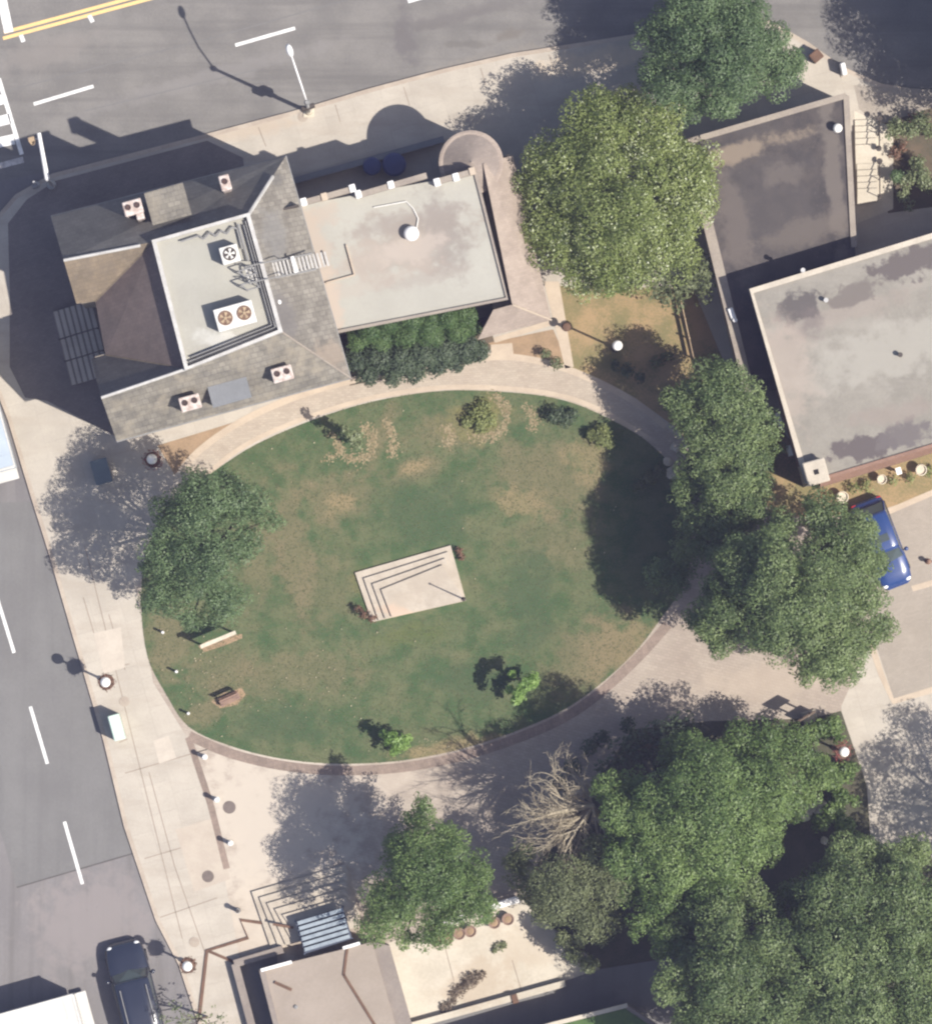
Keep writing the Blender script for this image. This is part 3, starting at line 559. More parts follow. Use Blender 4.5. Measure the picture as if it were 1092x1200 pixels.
def chimney(px, py, ztop, zbase, wpx, hpx, n=2, extra=False):
    mb = MB().at(W(px, py, ztop), ANG); w = wpx / S / 2; h = hpx / S / 2; dz = zbase - ztop
    mb.box(-w + .06, -h + .06, dz, w - .06, h - .06, -.25); mb.box(-w, -h, -.25, w, h, 0, .04)
    if extra: mb.box(w - .45, -h - .30, dz, w - .05, -h + .02, -.12, .04)
    o = mb.build('chimney', K['chimney'], roof)
    for i in range(n):
        fl = MB().at(W(px, py, ztop), ANG); x = (i - (n - 1) / 2) * w * .95
        fl.lathe([(.14, -.05), (.155, .06), (.11, .07), (.10, .02)], (x, h * .15, 0), 12)
        fl.build('chimney_pot', K['flue'], o)
chimney(156, 243, 12.2, 8, 22, 17, 2, True); chimney(264, 214, 12.8, 8, 12, 18, 1)
chimney(223, 472, 11.0, 8, 24, 17, 2); chimney(331, 438, 11.0, 8, 24, 17, 2)
def dormer(c0, zt, wpx, lpx, drop, m, win):
    mb = MB().at(W(*c0, zt), ANG); w = wpx / S / 2; l = lpx / S / 2
    mb.cur = 0; mb.box(-w, -l, -.16, w, l, 0); mb.cur = 1; mb.box(-w + .08, -l + .08, -drop, w - .08, l - .08, -.16)
    o = mb.build('dormer', [m, K['lead']], house)
    wn = MB().at(W(*c0, zt), ANG); y = -l + .055 if win < 0 else l - .055
    wn.box(-w + .4, min(y, y + win * .04), -drop + .25, w - .4, max(y, y + win * .04), -.3); wn.build('window', K['glass'], o)
dormer((197, 239), 11.5, 46, 38, 3.0, K['slate'], 1); dormer((268, 455), 10.35, 46, 34, 2.0, K['lead'], -1)
vt = MB(); vt.ball(W(327, 354, 11.6), .13, 12, 7, .7); vt.tube([W(327, 354, 10.0), W(327, 354, 11.55)], .06, 8); vt.build('roof_vent', K['white'], house, True)
vt = MB(); vt.ball(W(204, 389, 11.5), .11, 12, 7, .7); vt.tube([W(204, 389, 9.6), W(204, 389, 11.45)], .06, 8); vt.build('roof_vent', K['white'], house, True)
vt = MB().at(W(341, 243, 9.4), ANG); vt.box(-.42, -.05, -.9, .42, .05, .05); vt.build('snow_guard', K['darkmetal'], house)
def windows(parent, a, b, n, z0, z1, inset, m='glass'):
    a, b = Vector((a.x, a.y, 0)), Vector((b.x, b.y, 0)); d = (b - a).normalized(); q = Vector((d.y, -d.x, 0)) * inset
    for i in range(n):
        c = a.lerp(b, (i + .5) / n) + q
        f = MB(); f.beam(c - d * .58 + Vector((0, 0, z0 - .1)), c + d * .58 + Vector((0, 0, z0 - .1)), .10, z1 - z0 + .2); f = f.build('window', K['offwhite'], parent)
        p = MB(); p.beam(c - d * .48 + Vector((0, 0, z0)), c + d * .48 + Vector((0, 0, z0)), .13, z1 - z0); p.build('pane', K[m], f)
for z in (1.2, 4.6): windows(house, foot[3], foot[2], 6, z, z + 1.9, .0)
# pipework on the deck
pw = MB()
pts = [(212, 283), (233, 276), (239, 280), (246, 272), (253, 277), (259, 270), (266, 274), (272, 266), (278, 268), (284, 292)]
for a, b in zip(pts[:-1], pts[1:]): pw.tube([W(*a, ZD + .25), W(*b, ZD + .25)], .05, 6)
pw.build('roof_pipework', K['dullsteel'], house)
for a, b in (((279, 262), (291, 306)), ((317, 345), (324, 383))): pw = MB(); pw.tube([W(*a, ZD + .3), W(*b, ZD + .3)], .06, 6); pw.build('roof_pipe', K['dullsteel'], house)
# west entrance steps
st = thing('entrance_steps', 'dark west entrance steps with handrails in the shade of the old house', 'steps', W(90, 405, B))
mb = MB(); u = Vector((math.cos(ANG), math.sin(ANG), 0)); v = Vector((-u.y, u.x, 0)); w0 = W(62, 366, B); w1 = W(84, 452, B)
for i in range(7):
    a = w0 + u * (.31 * i); b = w1 + u * (.31 * i); e = u * (2.25 - .31 * i)
    mb.cur = 0; mb.prism([(a.x, a.y), ((a + e).x, (a + e).y), ((b + e).x, (b + e).y), (b.x, b.y)], B - .02 + .16 * i, B + .16 * (i + 1) - .03, False)
    mb.cur = 1; mb.beam(a + u * .16 + Vector((0, 0, .16 * (i + 1) - .02)), b + u * .16 + Vector((0, 0, .16 * (i + 1) - .02)), .2, .03)
mb.build('treads', [K['kiosk_wall'], K['slab_new']], st)
for k in (.38, .68):
    r = MB(); a = w0.lerp(w1, k); b = a + u * 2.1; r.tube([a + Vector((0, 0, .95)), b + Vector((0, 0, 2.0))], .035, 6); r.tube([a, a + Vector((0, 0, .95))], .03, 6); r.tube([b, b + Vector((0, 0, 2.0))], .03, 6)
    r.build('handrail', K['darkmetal'], st)
# stairway from deck down to annex roof
sw = thing('roof_stair', 'slatted metal stair crossing the east roof slope of the old house', 'roof stair', W(340, 312, 7.0))
mb = MB(); n = 22
for i in range(n):
    t = i / (n - 1); x = 292 + (384 - 292) * t; y = 323 + (303 - 323) * t; z = 12.65 - 4.0 * t if t < .8 else 9.45 - 11 * (t - .8)
    c = W(x, y, z); mb.beam(c - v * .38 - u * .055, c + v * .38 - u * .055, .105, .04)
mb.build('slats', K['flashing'], sw)
for sgn in (-1, 1):
    r = MB(); a = W(290, 323, 12.6) + v * .42 * sgn; b = W(368, 306, 9.35) + v * .42 * sgn
    r.tube([a, b], .05, 6); r.build('stringer', K['dullsteel'], sw)
    r = MB(); r.tube([a + Vector((0, 0, .9)), a.lerp(b, .55) + Vector((0, 0, .9))], .03, 6)
    for k in (0, .28, .55): r.tube([a.lerp(b, k), a.lerp(b, k) + Vector((0, 0, .9))], .025, 6)
    r.build('handrail', K['dullsteel'], sw)
mb = MB(); c = W(345, 310, 10.75); mb.beam(c - v * .42, c + v * .42, .16, .12); mb.build('crossbar', K['white'], sw)
for gx, gy in ((287, 318), (290, 334)):
    r = MB(); q = [W(gx - 8, gy, ZD + .9), W(gx + 8, gy - 5, ZD + .9), W(gx + 14, gy + 2, ZD + .9), W(gx, gy + 6, ZD + .9), W(gx - 8, gy, ZD + .9)]
    for a, b in zip(q[:-1], q[1:]): r.tube([a, b], .04, 6); r.tube([a, a - Vector((0, 0, .88))], .03, 6)
    r.build('guard_rail', K['dullsteel'], sw)
# rooftop air conditioners
def rooftop_unit(px, py, wpx, hpx, hgt, fans, label):
    t = thing('air_conditioner', label, 'air conditioner', W(px, py, ZD + .05), ANG, 'air conditioners on the house deck')
    w, h = wpx / S / 2, hpx / S / 2; mb = MB(); mb.box(-w, -h, .1, w, h, hgt, .03); mb.build('casing', K['unit'], t)
    mb = MB(); mb.box(-w + .1, -h + .1, 0, -w + .3, h - .1, .1); mb.build('foot', K['darkmetal'], t); mb = MB(); mb.box(w - .3, -h + .1, 0, w - .1, h - .1, .1); mb.build('foot', K['darkmetal'], t)
    for i in range(fans):
        x = (i - (fans - 1) / 2) * w * .98; r = min(h * .72, .36)
        mb = MB(); mb.lathe([(r, hgt - .01), (r + .02, hgt + .035), (r - .06, hgt + .035), (r - .07, hgt + .006)], (x, .02, 0), 20)
        f = mb.build('fan_grille', K['rust'] if fans > 1 else K['darkmetal'], t)
        mb = MB()
        for k in range(5):
            a = k * 1.2566; mb.add([(x + .03 * math.cos(a), .02 + .03 * math.sin(a), hgt + .05), (x + r * .85 * math.cos(a - .3), .02 + r * .85 * math.sin(a - .3), hgt + .04), (x + r * .85 * math.cos(a + .3), .02 + r * .85 * math.sin(a + .3), hgt + .06)], [(0, 1, 2)])
        mb.lathe([(.09, hgt + .04), (.07, hgt + .085)], (x, .02, 0), 10); mb.build('fan_blades', K['unit'] if fans == 1 else K['wood'], f)
rooftop_unit(270, 299, 21, 20, 1.0, 1, 'small square white air conditioner with one fan')
rooftop_unit(276, 371, 45, 26, 1.0, 2, 'long white air conditioner with two rusty fans')

# ================================================================== ANNEX
ZA = 7.0
A1, A2, A3, A4 = W(353, 240, ZA), W(557, 203, ZA), W(594, 350, ZA), W(394, 389, ZA)
annex = thing('annex', 'flat roofed annex with brown stained roof, pink shingle skirt and round corner turret', 'annex', (W(475, 300, 0).x, W(475, 300, 0).y, .12))
mb = MB(); mb.prism([(p.x, p.y) for p in (A1, A2, A3, A4)], ZA - .3, ZA); mb.build('roof', K['annex_roof'], annex)
mb = MB(); mb.prism([(p.x, p.y) for p in [q + ((A1 + A3) / 2 - q) * .02 for q in (A1, A2, A3, A4)]], 0, ZA - .3, False); mb.build('wall', K['stone_wall'], annex)
SE1, SE2, SE3 = W(601, 182, 4.6), W(646, 375, 4.6), W(560, 398, 4.6)
sk = MB(); A3b = A3 - Vector((0, 0, .08)); A2b = A2 - Vector((0, 0, .08)); A4b = A4.lerp(A3, .72) - Vector((0, 0, .08))
r1 = W(600, 357, 6.2); r0 = W(566, 192, 6.55); r2 = W(578, 363, 6.2)
facet(sk, r0, r1, SE2, SE1); facet(sk, r1, r2, SE3, SE2)
for a, b in ((SE1, SE2), (SE2, SE3)): sk.add([a, b, b - Vector((0, 0, .15)), a - Vector((0, 0, .15))], [(3, 2, 1, 0)])
sk.build('shingle_skirt', K['shingle'], annex)
mb = MB(); mb.tube([r1, SE2], .05, 6); mb.build('hip_line', K['edge'], annex)
mb = MB(); mb.prism([(p.x, p.y) for p in (r0, W(595, 186, 0), W(634, 366, 0), W(566, 386, 0), r2)], 0, 4.6, False); mb.build('wing_wall', K['stone_wall'], annex)
mb = MB(); mb.ribbon([(p.x, p.y) for p in (A2, A3, A4)], .16, ZA - .25, ZA + .14); mb.build('roof_edging', K['low_trim'], annex)
tu = W(552, 190, 6.35); mb = MB(); mb.lathe([(1.60, -.55), (1.62, -.42), (1.50, -.36), (.06, .38), (.02, .45)], tu, 40); mb.build('turret_roof', K['turret'], annex)
mb = MB(); mb.lathe([(1.62, -.43), (1.66, -.36), (1.56, -.33)], tu, 40); mb.build('turret_rim', K['shingle'], annex)
mb = MB(); mb.lathe([(1.42, -6.6), (1.42, -.6)], tu, 28); mb.build('turret_wall', K['stone_wall'], annex)
for a, b in (((356, 238), (413, 222)), ((421, 229), (500, 206)), ((510, 214), (556, 201))):
    mb = MB(); pa, pb = W(*a, ZA), W(*b, ZA); mb.beam(pa - Vector((0, 0, .5)), pb - Vector((0, 0, .5)), .30, .95); mb.build('parapet', K['low_trim'], annex)
for a in ((356, 237), (380, 231), (413, 221), (420, 228), (458, 217), (512, 214), (534, 208), (553, 201)):
    mb = MB().at(W(*a, ZA), ANG); mb.box(-.16, -.2, -.4, .16, .2, .55, .03); mb.build('parapet_pier', K['white'] if a[0] not in (380, 553) else K['edge'], annex)
mb = MB(); q = W(482, 274, ZA); mb.lathe([(.26, 0), (.26, .3), (.38, .32), (.40, .42), (.30, .56), (.12, .62), (.02, .63)], q, 20); mb.build('roof_vent', K['white'], annex, True)
mb = MB(); pp = [W(438, 243, ZA + .08), W(476, 236, ZA + .08), W(484, 244, ZA + .08), W(490, 256, ZA + .08), W(488, 268, ZA + .08)]; mb.tube(pp, .035, 6); mb.build('roof_pipe', K['unit'], annex)
mb = MB().at(W(398, 303, ZA), ANG); mb.box(-1.0, -1.05, 0, .55, -.98, .16); mb.box(.48, -.98, 0, .55, .6, .16); mb.build('roof_kerb', K['edge'], annex)
# the shaded yard north of the annex
yl = thing('yard_wall', 'low stone wall along the pavement north of the annex', 'wall', W(430, 184, B)); mb = MB(); mb.beam(W(344, 212, B), W(520, 163, B), .25, .8); mb.build('wall', K['low_trim'], yl); mb = MB(); mb.beam(W(344, 212, B + .8), W(520, 163, B + .8), .32, .07); mb.build('coping', K['lead'], yl)
for (x, y, r, lb) in ((436, 196, .45, 'smaller blue bin in the shade north of the annex, nearer the old house'), (462, 194, .58, 'larger blue bin in the shade north of the annex, nearer the turret')):
    t = thing('bin', lb, 'bin', W(x, y, B), 0, 'blue bins north of the annex'); mb = MB(); mb.lathe([(r * .8, 0), (r, .9), (r * 1.06, .92)], (0, 0, 0), 20); mb.build('bin_body', K['bluetarp'], t); mb = MB(); mb.lathe([(r * 1.08, .92), (r * .9, 1.02), (.05, 1.08)], (0, 0, 0), 20); mb.build('lid', K['bluetarp'], t)

# ================================================================== LOW BUILDING AND HALL
ZL, ZH = 3.9, 6.3
low = thing('low_building', 'low flat building with dark stained gravel roof beside the magnolia', 'building', (W(920, 220, 0).x, W(920, 220, 0).y, .12))
lp = [W(*p, ZL) for p in ((801, 166), (992, 111), (1001, 285), (1003, 308), (900, 345), (925, 455), (871, 462))]
mb = MB(); mb.prism([(p.x, p.y) for p in lp], ZL - .3, ZL); mb.build('roof', K['low_roof'], low)
lc = Vector((low.location.x, low.location.y, 0))
mb = MB(); mb.prism([(p.x, p.y) for p in [q + (lc - q) * .015 for q in lp]], 0, ZL - .3, False); mb.build('wall', K['hall_wall'], low)
mb = MB(); mb.ribbon([(p.x, p.y) for p in (W(878, 460, ZL), W(806, 168, ZL))], .52, ZL - .28, ZL + .12); mb.build('parapet', K['low_trim'], low)
mb = MB(); mb.ribbon([(p.x, p.y) for p in (W(806, 166, ZL), W(991, 112, ZL))], .3, ZL - .26, ZL + .10); mb.build('parapet', K['low_trim'], low)
mb = MB(); mb.ribbon([(p.x, p.y) for p in (W(991, 112, ZL), W(1000, 290, ZL))], .3, ZL - .27, ZL + .11); mb.build('parapet', K['low_trim'], low)
mb = MB(); mb.ball(W(981, 150, ZL + .45), .25, 16, 10); mb.tube([W(981, 150, ZL), W(981, 150, ZL + .3)], .05, 8); tag(mb.build('globe_light', K['globe'], None, True, origin=W(981, 150, ZL)), 'white globe light on the dark roof of the low building', 'lamp')
mb = MB().at(W(857, 367, ZL + .12), -1.2); mb.box(-.28, -.14, 0, .32, .14, .22, .04); mb.lathe([(.10, .22), (.12, .4), (.02, .42)], (.4, .02, -.1), 10); tag(mb.build('vent_cowl', K['white'], None), 'small white vent cowl on the pale west parapet of the low building', 'vent')
hall = thing('hall', 'large flat roofed hall with tan stained felt roof and a square corner chimney', 'hall', (W(1040, 420, 0).x, W(1040, 420, 0).y, .12))
hp = [W(*p, ZH) for p in ((880, 341), (1300, 213), (1366, 440), (946, 566))]
mb = MB(); mb.prism([(p.x, p.y) for p in hp], ZH - .3, ZH); mb.build('roof', K['hall_roof'], hall)
hcn = Vector((hall.location.x, hall.location.y, 0))
mb = MB(); mb.prism([(p.x, p.y) for p in [q + (hcn - q) * .008 for q in hp]], 0, ZH - .3, False); mb.build('wall', K['brick'], hall)
mb = MB(); mb.ribbon([(p.x, p.y) for p in (hp[3], hp[0], hp[1])], .30, ZH - .29, ZH + .09); mb.build('roof_edging', K['hall_trim'], hall)
mb = MB(); mb.ribbon([(p.x, p.y) for p in (hp[2], hp[3])], .18, ZH - .31, ZH + .10); mb.build('roof_edging', K['brick'], hall)
mb = MB(); q = [W(*p, 4.2) for p in ((960, 562), (1366, 438), (1367, 446), (961, 571))]; mb.prism([(p.x, p.y) for p in q], 0, 4.2, False); mb.build('brick_ledge', K['brick'], hall)
mb = MB().at(W(956, 553, 7.2), ANG); mb.box(-.5, -.55, -7.1, .5, .55, -.2); mb.box(-.58, -.62, -.2, .58, .62, 0, .05); ch = mb.build('chimney', K['hall_trim'], hall)
mb = MB().at(W(956, 553, 7.2), ANG); mb.box(-.13, -.13, -.1, .13, .13, .012); mb.build('flue', K['black'], ch)  # black block that paints the dark of the open flue
for a in ((1054, 416), (940, 317), (967, 352)):
    mb = MB(); mb.lathe([(.10, 0), (.10, .35), (.13, .36), (.12, .42)], W(*a, ZH), 10); mb.build('vent_pipe', K['darkmetal'] if a[0] > 1000 else K['steel'], hall)
for (x, y, l) in ((913, 493, .85), (925, 528, .55)):
    mb = MB().at(W(x, y, 4.4), ANG - 1.5708); mb.box(-l / 2, -.11, -1, l / 2, .11, 0); mb.build('window_hood', K['white'], hall)
# steps by the low building
st = thing('garden_steps', 'pale stone steps in two flights east of the low building', 'steps', W(1020, 190, B))
for (y0, n, zb) in ((141, 5, B), (193, 5, B + .5)):
    for i in range(n):
        a = W(1001 + (y0 > 160) * 2, y0 + 7.4 * i, B); b = W(1026 + (y0 > 160) * 1, y0 + 7.4 * i - 1, B); c = W(1026, 236, B); d_ = W(1003, 240, B)
        mb = MB(); mb.prism([(a.x, a.y), (b.x, b.y), (c.x, c.y), (d_.x, d_.y)], zb + .11 * i - .01, zb + .11 * (i + 1), False); mb.build('tread', K['terrace'], st)
for (y0, y1, z) in ((140, 175, .5), (190, 232, 1.1)):
    r = MB(); a = W(1029, y0, B); b = W(1028, y1, B); r.tube([a + Vector((0, 0, .9)), b + Vector((0, 0, .9 + z))], .03, 6)
    for k in (0, .5, 1): r.tube([a.lerp(b, k), a.lerp(b, k) + Vector((0, 0, .9 + z * k))], .025, 6)
    for p in (a, b): r.lathe([(.14, .9), (.16, .92), (.14, .94)], p, 12)
    r.build('handrail', K['darkmetal'], st)

# ================================================================== LAWN MONUMENT BASE
mo = thing('stone_platform', 'pale stone platform with three steps in the middle of the lawn', 'stone platform', W(480, 685, .13))
cN = [(416, 671), (528, 639), (546, 704), (436, 729)]
for i in range(4):
    k = 8.5 * i
    q = [(416 + k * 1.20, 671 + k * .78), (528 - k * .38, 639 + k * .90), (546 + 0 * k - .1 * i, 704 - .1 * i), (436 + k * .9, 729 - k * .24 - .05 * i)]
    z = .13 + .15 * (i + 1); mb = MB(); pp = [W(*p, z) for p in q]; mb.prism([(p.x, p.y) for p in pp], .1, z, False); mb.build('step' if i < 3 else 'platform_top', K['monument'], mo)
t = thing('flag_pole', 'thin dark pole standing at the southeast corner of the stone platform', 'pole', W(543, 702, .73)); mb = MB(); mb.tube([W(543, 702, .73), W(543, 702, .73) + Vector((0, 0, 2.7))], [.045, .03], 8); mb.build('shaft', K['darkmetal'], t); mb = MB(); mb.lathe([(.12, 0), (.1, .05)], W(543, 702, .73), 12); mb.build('base', K['darkmetal'], t); mb = MB(); mb.ball(W(543, 702, .73) + Vector((0, 0, 2.75)), .06, 10, 6); mb.build('collar', K['darkmetal'], t)

# ================================================================== STEPPED PLAZA, KIOSK, TERRACE
ps = thing('plaza_steps', 'L-shaped pale stone steps rising towards the kiosk at the bottom of the plaza', 'steps', W(350, 1070, B))
for i in range(5):
    k = 9 * i; z = B + .15 * (i + 1)
    q = [(295 + k * 1.0, 1045 + k * .75), (405 + 0 * k, 1013 + k * 1.05), (425 - .1 * i, 1085 + .1 * i), (318 + k * .95, 1112 - k * .26)]
    mb = MB(); pp = [W(*p, z) for p in q]; mb.prism([(p.x, p.y) for p in pp], .1, z, False); mb.build('tread' if i < 4 else 'landing', K['monument'], ps)
gc = thing('glass_canopy', 'blue grey slatted glass canopy between the plaza steps and the kiosk', 'canopy', W(375, 1095, B))
mb = MB()
for i in range(6):
    a = W(349 + i * 1.6, 1082 + i * 6.2, 1.75); b = W(402 + i * 1.6, 1066 + i * 6.2, 1.75); mb.beam(a, b, .19, .05)
mb.build('slats', K['glass_slat'], gc)
mb = MB(); q = [W(*p, 1.65) for p in ((346, 1080), (402, 1063), (413, 1100), (357, 1118))]; mb.prism([(p.x, p.y) for p in q], 1.55, 1.65)
for p in q: mb.tube([Vector((p.x, p.y, .85)), Vector((p.x, p.y, 1.6))], .05, 8)
mb.build('frame', K['slat_dark'], gc)
ZK = 1.9
kiosk = thing('kiosk', 'low kiosk with flat pinkish roof and pale edging at the bottom of the plaza', 'kiosk', (W(385, 1170, 0).x, W(385, 1170, 0).y, .12))
kp = [W(*p, ZK) for p in ((307, 1136), (436, 1104), (500, 1330), (365, 1360))]
mb = MB(); mb.prism([(p.x, p.y) for p in kp], .1, ZK, False); mb.build('roof', K['kiosk_roof'], kiosk)
mb = MB(); mb.ribbon([(p.x, p.y) for p in (kp[3], kp[0])], .28, .8, ZK + .12); mb.build('parapet', K['kiosk_wall'], kiosk)
for a, b in (((306, 1137), (342, 1127)), ((402, 1111), (422, 1105))):
    mb = MB(); mb.beam(W(*a, ZK), W(*b, ZK), .16, .22); mb.build('white_edging', K['white'], kiosk)
mb = MB(); q = [W(*p, ZK - .15) for p in ((436, 1104), (456, 1108), (520, 1330), (500, 1330))]; mb.prism([(p.x, p.y) for p in q], .1, ZK - .15, False); mb.build('side_wall', K['kiosk_wall'], kiosk)
mb = MB(); mb.beam(W(407, 1112, ZK + .02), W(403, 1143, ZK + .02), .13, .06); mb.beam(W(403, 1142, ZK + .02), W(445, 1210, ZK + .02), .13, .06); mb.build('roof_shadow_strip', K['wood_dark'], kiosk)  # dark bent strip painted in for the shadow line across the roof
mb = MB(); mb.beam(W(322, 1151, ZK), W(342, 1160, ZK), .16, .12); mb.build('post_shadow_bar', K['wood_dark'], kiosk)  # dark bar for a small roof post together with its shadow
mb = MB(); mb.lathe([(.11, 0), (.11, .08), (.05, .1)], W(347, 1180, ZK), 12); mb.build('roof_vent', K['dullsteel'], kiosk)
mb = MB()
zz = [(234, 1192), (243, 1114), (291, 1099), (282, 1078), (318, 1083)]
mb.ribbon(pxy(zz), .17, .12, .20); mb.ribbon(pxy([(246, 1115), (274, 1127)]), .15, .12, .196)
tag(mb.build('zigzag_shadow', K['wood_dark'], None), 'thin dark zigzag strip drawn as a shadow across the paving west of the plaza steps', 'shadow_strip')  # zigzag shadow on the ground, built as a flat dark strip
mb = MB(); mb.beam(W(320, 1083, .9), W(344, 1087, .9), .13, .08); tag(mb.build('shadow_bar', K['wood_dark'], None), 'short dark bar drawn as a shadow on the landing of the plaza steps', 'shadow_strip')  # last stretch of the zigzag shadow, built as a dark bar
aw = thing('areaway_wall', 'low grey wall enclosing the shaded areaway west of the kiosk', 'wall', W(290, 1150, B))
mb = MB(); mb.ribbon(pxy([(332, 1112), (275, 1129)]), .4, .1, .72); mb.build('wall', K['kiosk_wall'], aw); mb = MB(); mb.ribbon(pxy([(276, 1129), (330, 1330)]), .4, .1, .70); mb.build('wall', K['kiosk_wall'], aw)
sheet('areaway_floor', [(280, 1132), (325, 1118), (330, 1330), (335, 1330)], .150, K['asphalt_old'])
tw = thing('terrace_wall', 'pale capped wall along the south edge of the concrete terrace', 'wall', W(570, 1175, B))
mb = MB(); mb.beam(W(474, 1204, B), W(662, 1152, B), .34, .5); mb.build('wall', K['terrace'], tw)
for x, y in ((603, 1170), (478, 1203)):
    mb = MB().at(W(x, y, B), ANG); mb.box(-.16, -.24, 0, .16, .24, .62, .02); mb.build('pier', K['wood_dark'] if x > 500 else K['terrace'], tw)
rg = thing('raised_garden', 'raised lawn behind a pale kerbed retaining wall at the bottom', 'raised garden', W(720, 1220, B)); ZG = 3.0
q = [W(*p, ZG) for p in ((648, 1200), (735, 1178), (775, 1205), (800, 1320), (600, 1320), (560, 1226))]; mb = MB(); mb.prism([(p.x, p.y) for p in q], .1, ZG - .05, False); mb.build('retaining_wall', K['kiosk_wall'], rg)
mb = MB(); c = sum(q, Vector()) / 6; mb.prism([(p.x, p.y) for p in [p + (c - p) * .06 for p in q]], ZG - .2, ZG - .02); mb.build('turf', mat('raised_turf', (.07, .12, .035), (.05, .09, .028), sc=2, fine=14, bump=.8), rg)
mb = MB(); mb.ribbon([(p.x, p.y) for p in (q[5], q[0], q[1])], .22, ZG - .2, ZG + .1); mb.build('kerb', K['terrace'], rg)
gf = thing('garden_fence', 'thin weathered fence along the east edge of the dry garden', 'fence', W(806, 385, B)); mb = MB(); a, b = W(797, 352, B), W(812, 420, B); mb.beam(a + Vector((0, 0, .5)), b + Vector((0, 0, .5)), .05, .3)
mb.build('panel', K['wood'], gf)
for k in (0, .33, .66, 1): mb = MB(); mb.tube([a.lerp(b, k), a.lerp(b, k) + Vector((0, 0, 1.0))], .05, 6); mb.build('post', K['wood'], gf)

# ================================================================== STREET FURNITURE
lampdefs = [(127, 799, 'white globe lamp on the side road pavement above the green cabinet', 'flower basket on the globe lamp above the green cabinet', 1.0),
            (222, 1129, 'white globe lamp beside the black car at the pavement edge', 'flower basket on the globe lamp beside the black car', 1.0),
            (181, 540, 'white globe lamp in the tree shade near the old house corner', 'large red flower basket on the globe lamp near the old house corner', 1.15),
            (721, 408, 'white globe lamp in the dry garden below the magnolia', None, 1.1),
            (984, 880, 'white globe lamp among shrubs at the east walkway', 'red flower basket on the globe lamp at the east walkway', 1.2)]
first = None
for x, y, lab, bl, k in lampdefs:
    loc = W(x, y, B)
    if first is None:
        t = thing('globe_lamp', lab, 'street lamp', loc, 0, 'globe lamps around the square')
        mb = MB(); mb.lathe([(.22, 0), (.22, .12), (.15, .2), (.12, .75), (.09, .8)], (0, 0, 0), 14); mb.build('base', K['darkmetal'], t, True)
        mb = MB(); mb.tube([(0, 0, .7), (0, 0, 3.75)], [.065, .055], 10); mb.build('post', K['darkmetal'], t)
        mb = MB(); mb.ball((0, 0, 4.02), .27, 20, 12); mb.build('globe', K['globe'], t, True); first = t
        mb = MB(); mb.lathe([(.06, 3.6), (.15, 3.72), (.16, 3.78)], (0, 0, 0), 14); mb.build('collar', K['darkmetal'], t)
    else: dup(first, loc, lab, 0)
    if bl:
        zb = 2.75
        bt = thing('flower_basket', bl, 'flower basket', (loc.x, loc.y, zb), group='flower baskets on the globe lamps')
        mb = MB(); mb.lathe([(.10, -.35), (.30, -.22), (.42, 0), (.40, .02)], (loc.x, loc.y, zb), 16); mb.build('bowl', K['wood_dark'], bt)
        cs = []; rr = []
        for i in range(9):
            a = i * .698; cs.append(np.array([loc.x + .33 * k * math.cos(a), loc.y + .33 * k * math.sin(a), zb + .02])); rr.append(.18 * k)
        leaf_mesh('foliage', L['flower' if k > 1 else 'flower_dark'], cs, rr, 60, .10, bt)
bd = [(191, 741, 'short white bollard at the west tip of the lawn beside the notice board'), (207, 787, 'short white bollard on the lawn edge between notice board and low brown bench'), (221, 836, 'short white bollard where the lawn meets the plaza border'),
      (240, 887, 'white bollard just below the lawn border on the pavement line'), (254, 937, 'white bollard beside the dark round cover on the plaza'), (270, 988, 'white bollard midway down the plaza edge above the lower dark cover'), (279, 1067, 'dark bent bollard on the plaza edge next to the zigzag strip')]
first = None
for i, (x, y, lab) in enumerate(bd):
    h = .75 if i < 3 else 1.0; r = .06 if i < 3 else .11
    t = thing('bollard', lab, 'bollard', W(x, y, B), 0, 'bollards along the lawn and plaza edge')
    mb = MB(); mb.lathe([(r * 1.4, 0), (r * 1.4, .05), (r, .08), (r, h - .08), (r * .75, h)], (0, 0, 0), 14); mb.build('shaft', K['white'] if i < 6 else K['darkmetal'], t)
    mb = MB(); mb.lathe([(r * 1.25, h - .16), (r * 1.25, h - .1)], (0, 0, 0), 14); mb.build('collar', K['steel'], t)
for x, y, r, m, lab in ((269, 946, 7.5, 'iron', 'dark round iron cover in the plaza pavers near the bollards'), (244, 1027, 7, 'iron', 'dark round iron cover in the grey pavement slab'),
                        (146, 822, 6, 'iron_pale', 'faint pale round cover between the globe lamp and the green cabinet'), (228, 1104, 6, 'iron_pale', 'faint pale round cover above the globe lamp beside the black car'), (355, 137, 6, 'iron_pale', 'faint brown round cover beside the tall street light')):
    mb = MB(); q = W(x, y, .13); r /= S; mb.lathe([(r, 0), (r, .012), (r * .9, .013)], q, 24)
    for k in range(5): mb.box(q.x - r * .6, q.y - r * .5 + k * r * .25 - .012, .143, q.x + r * .6, q.y - r * .5 + k * r * .25 + .012, .150)
    tag(mb.build('manhole_cover', K[m]), lab, 'manhole cover', 'round covers in the paving')
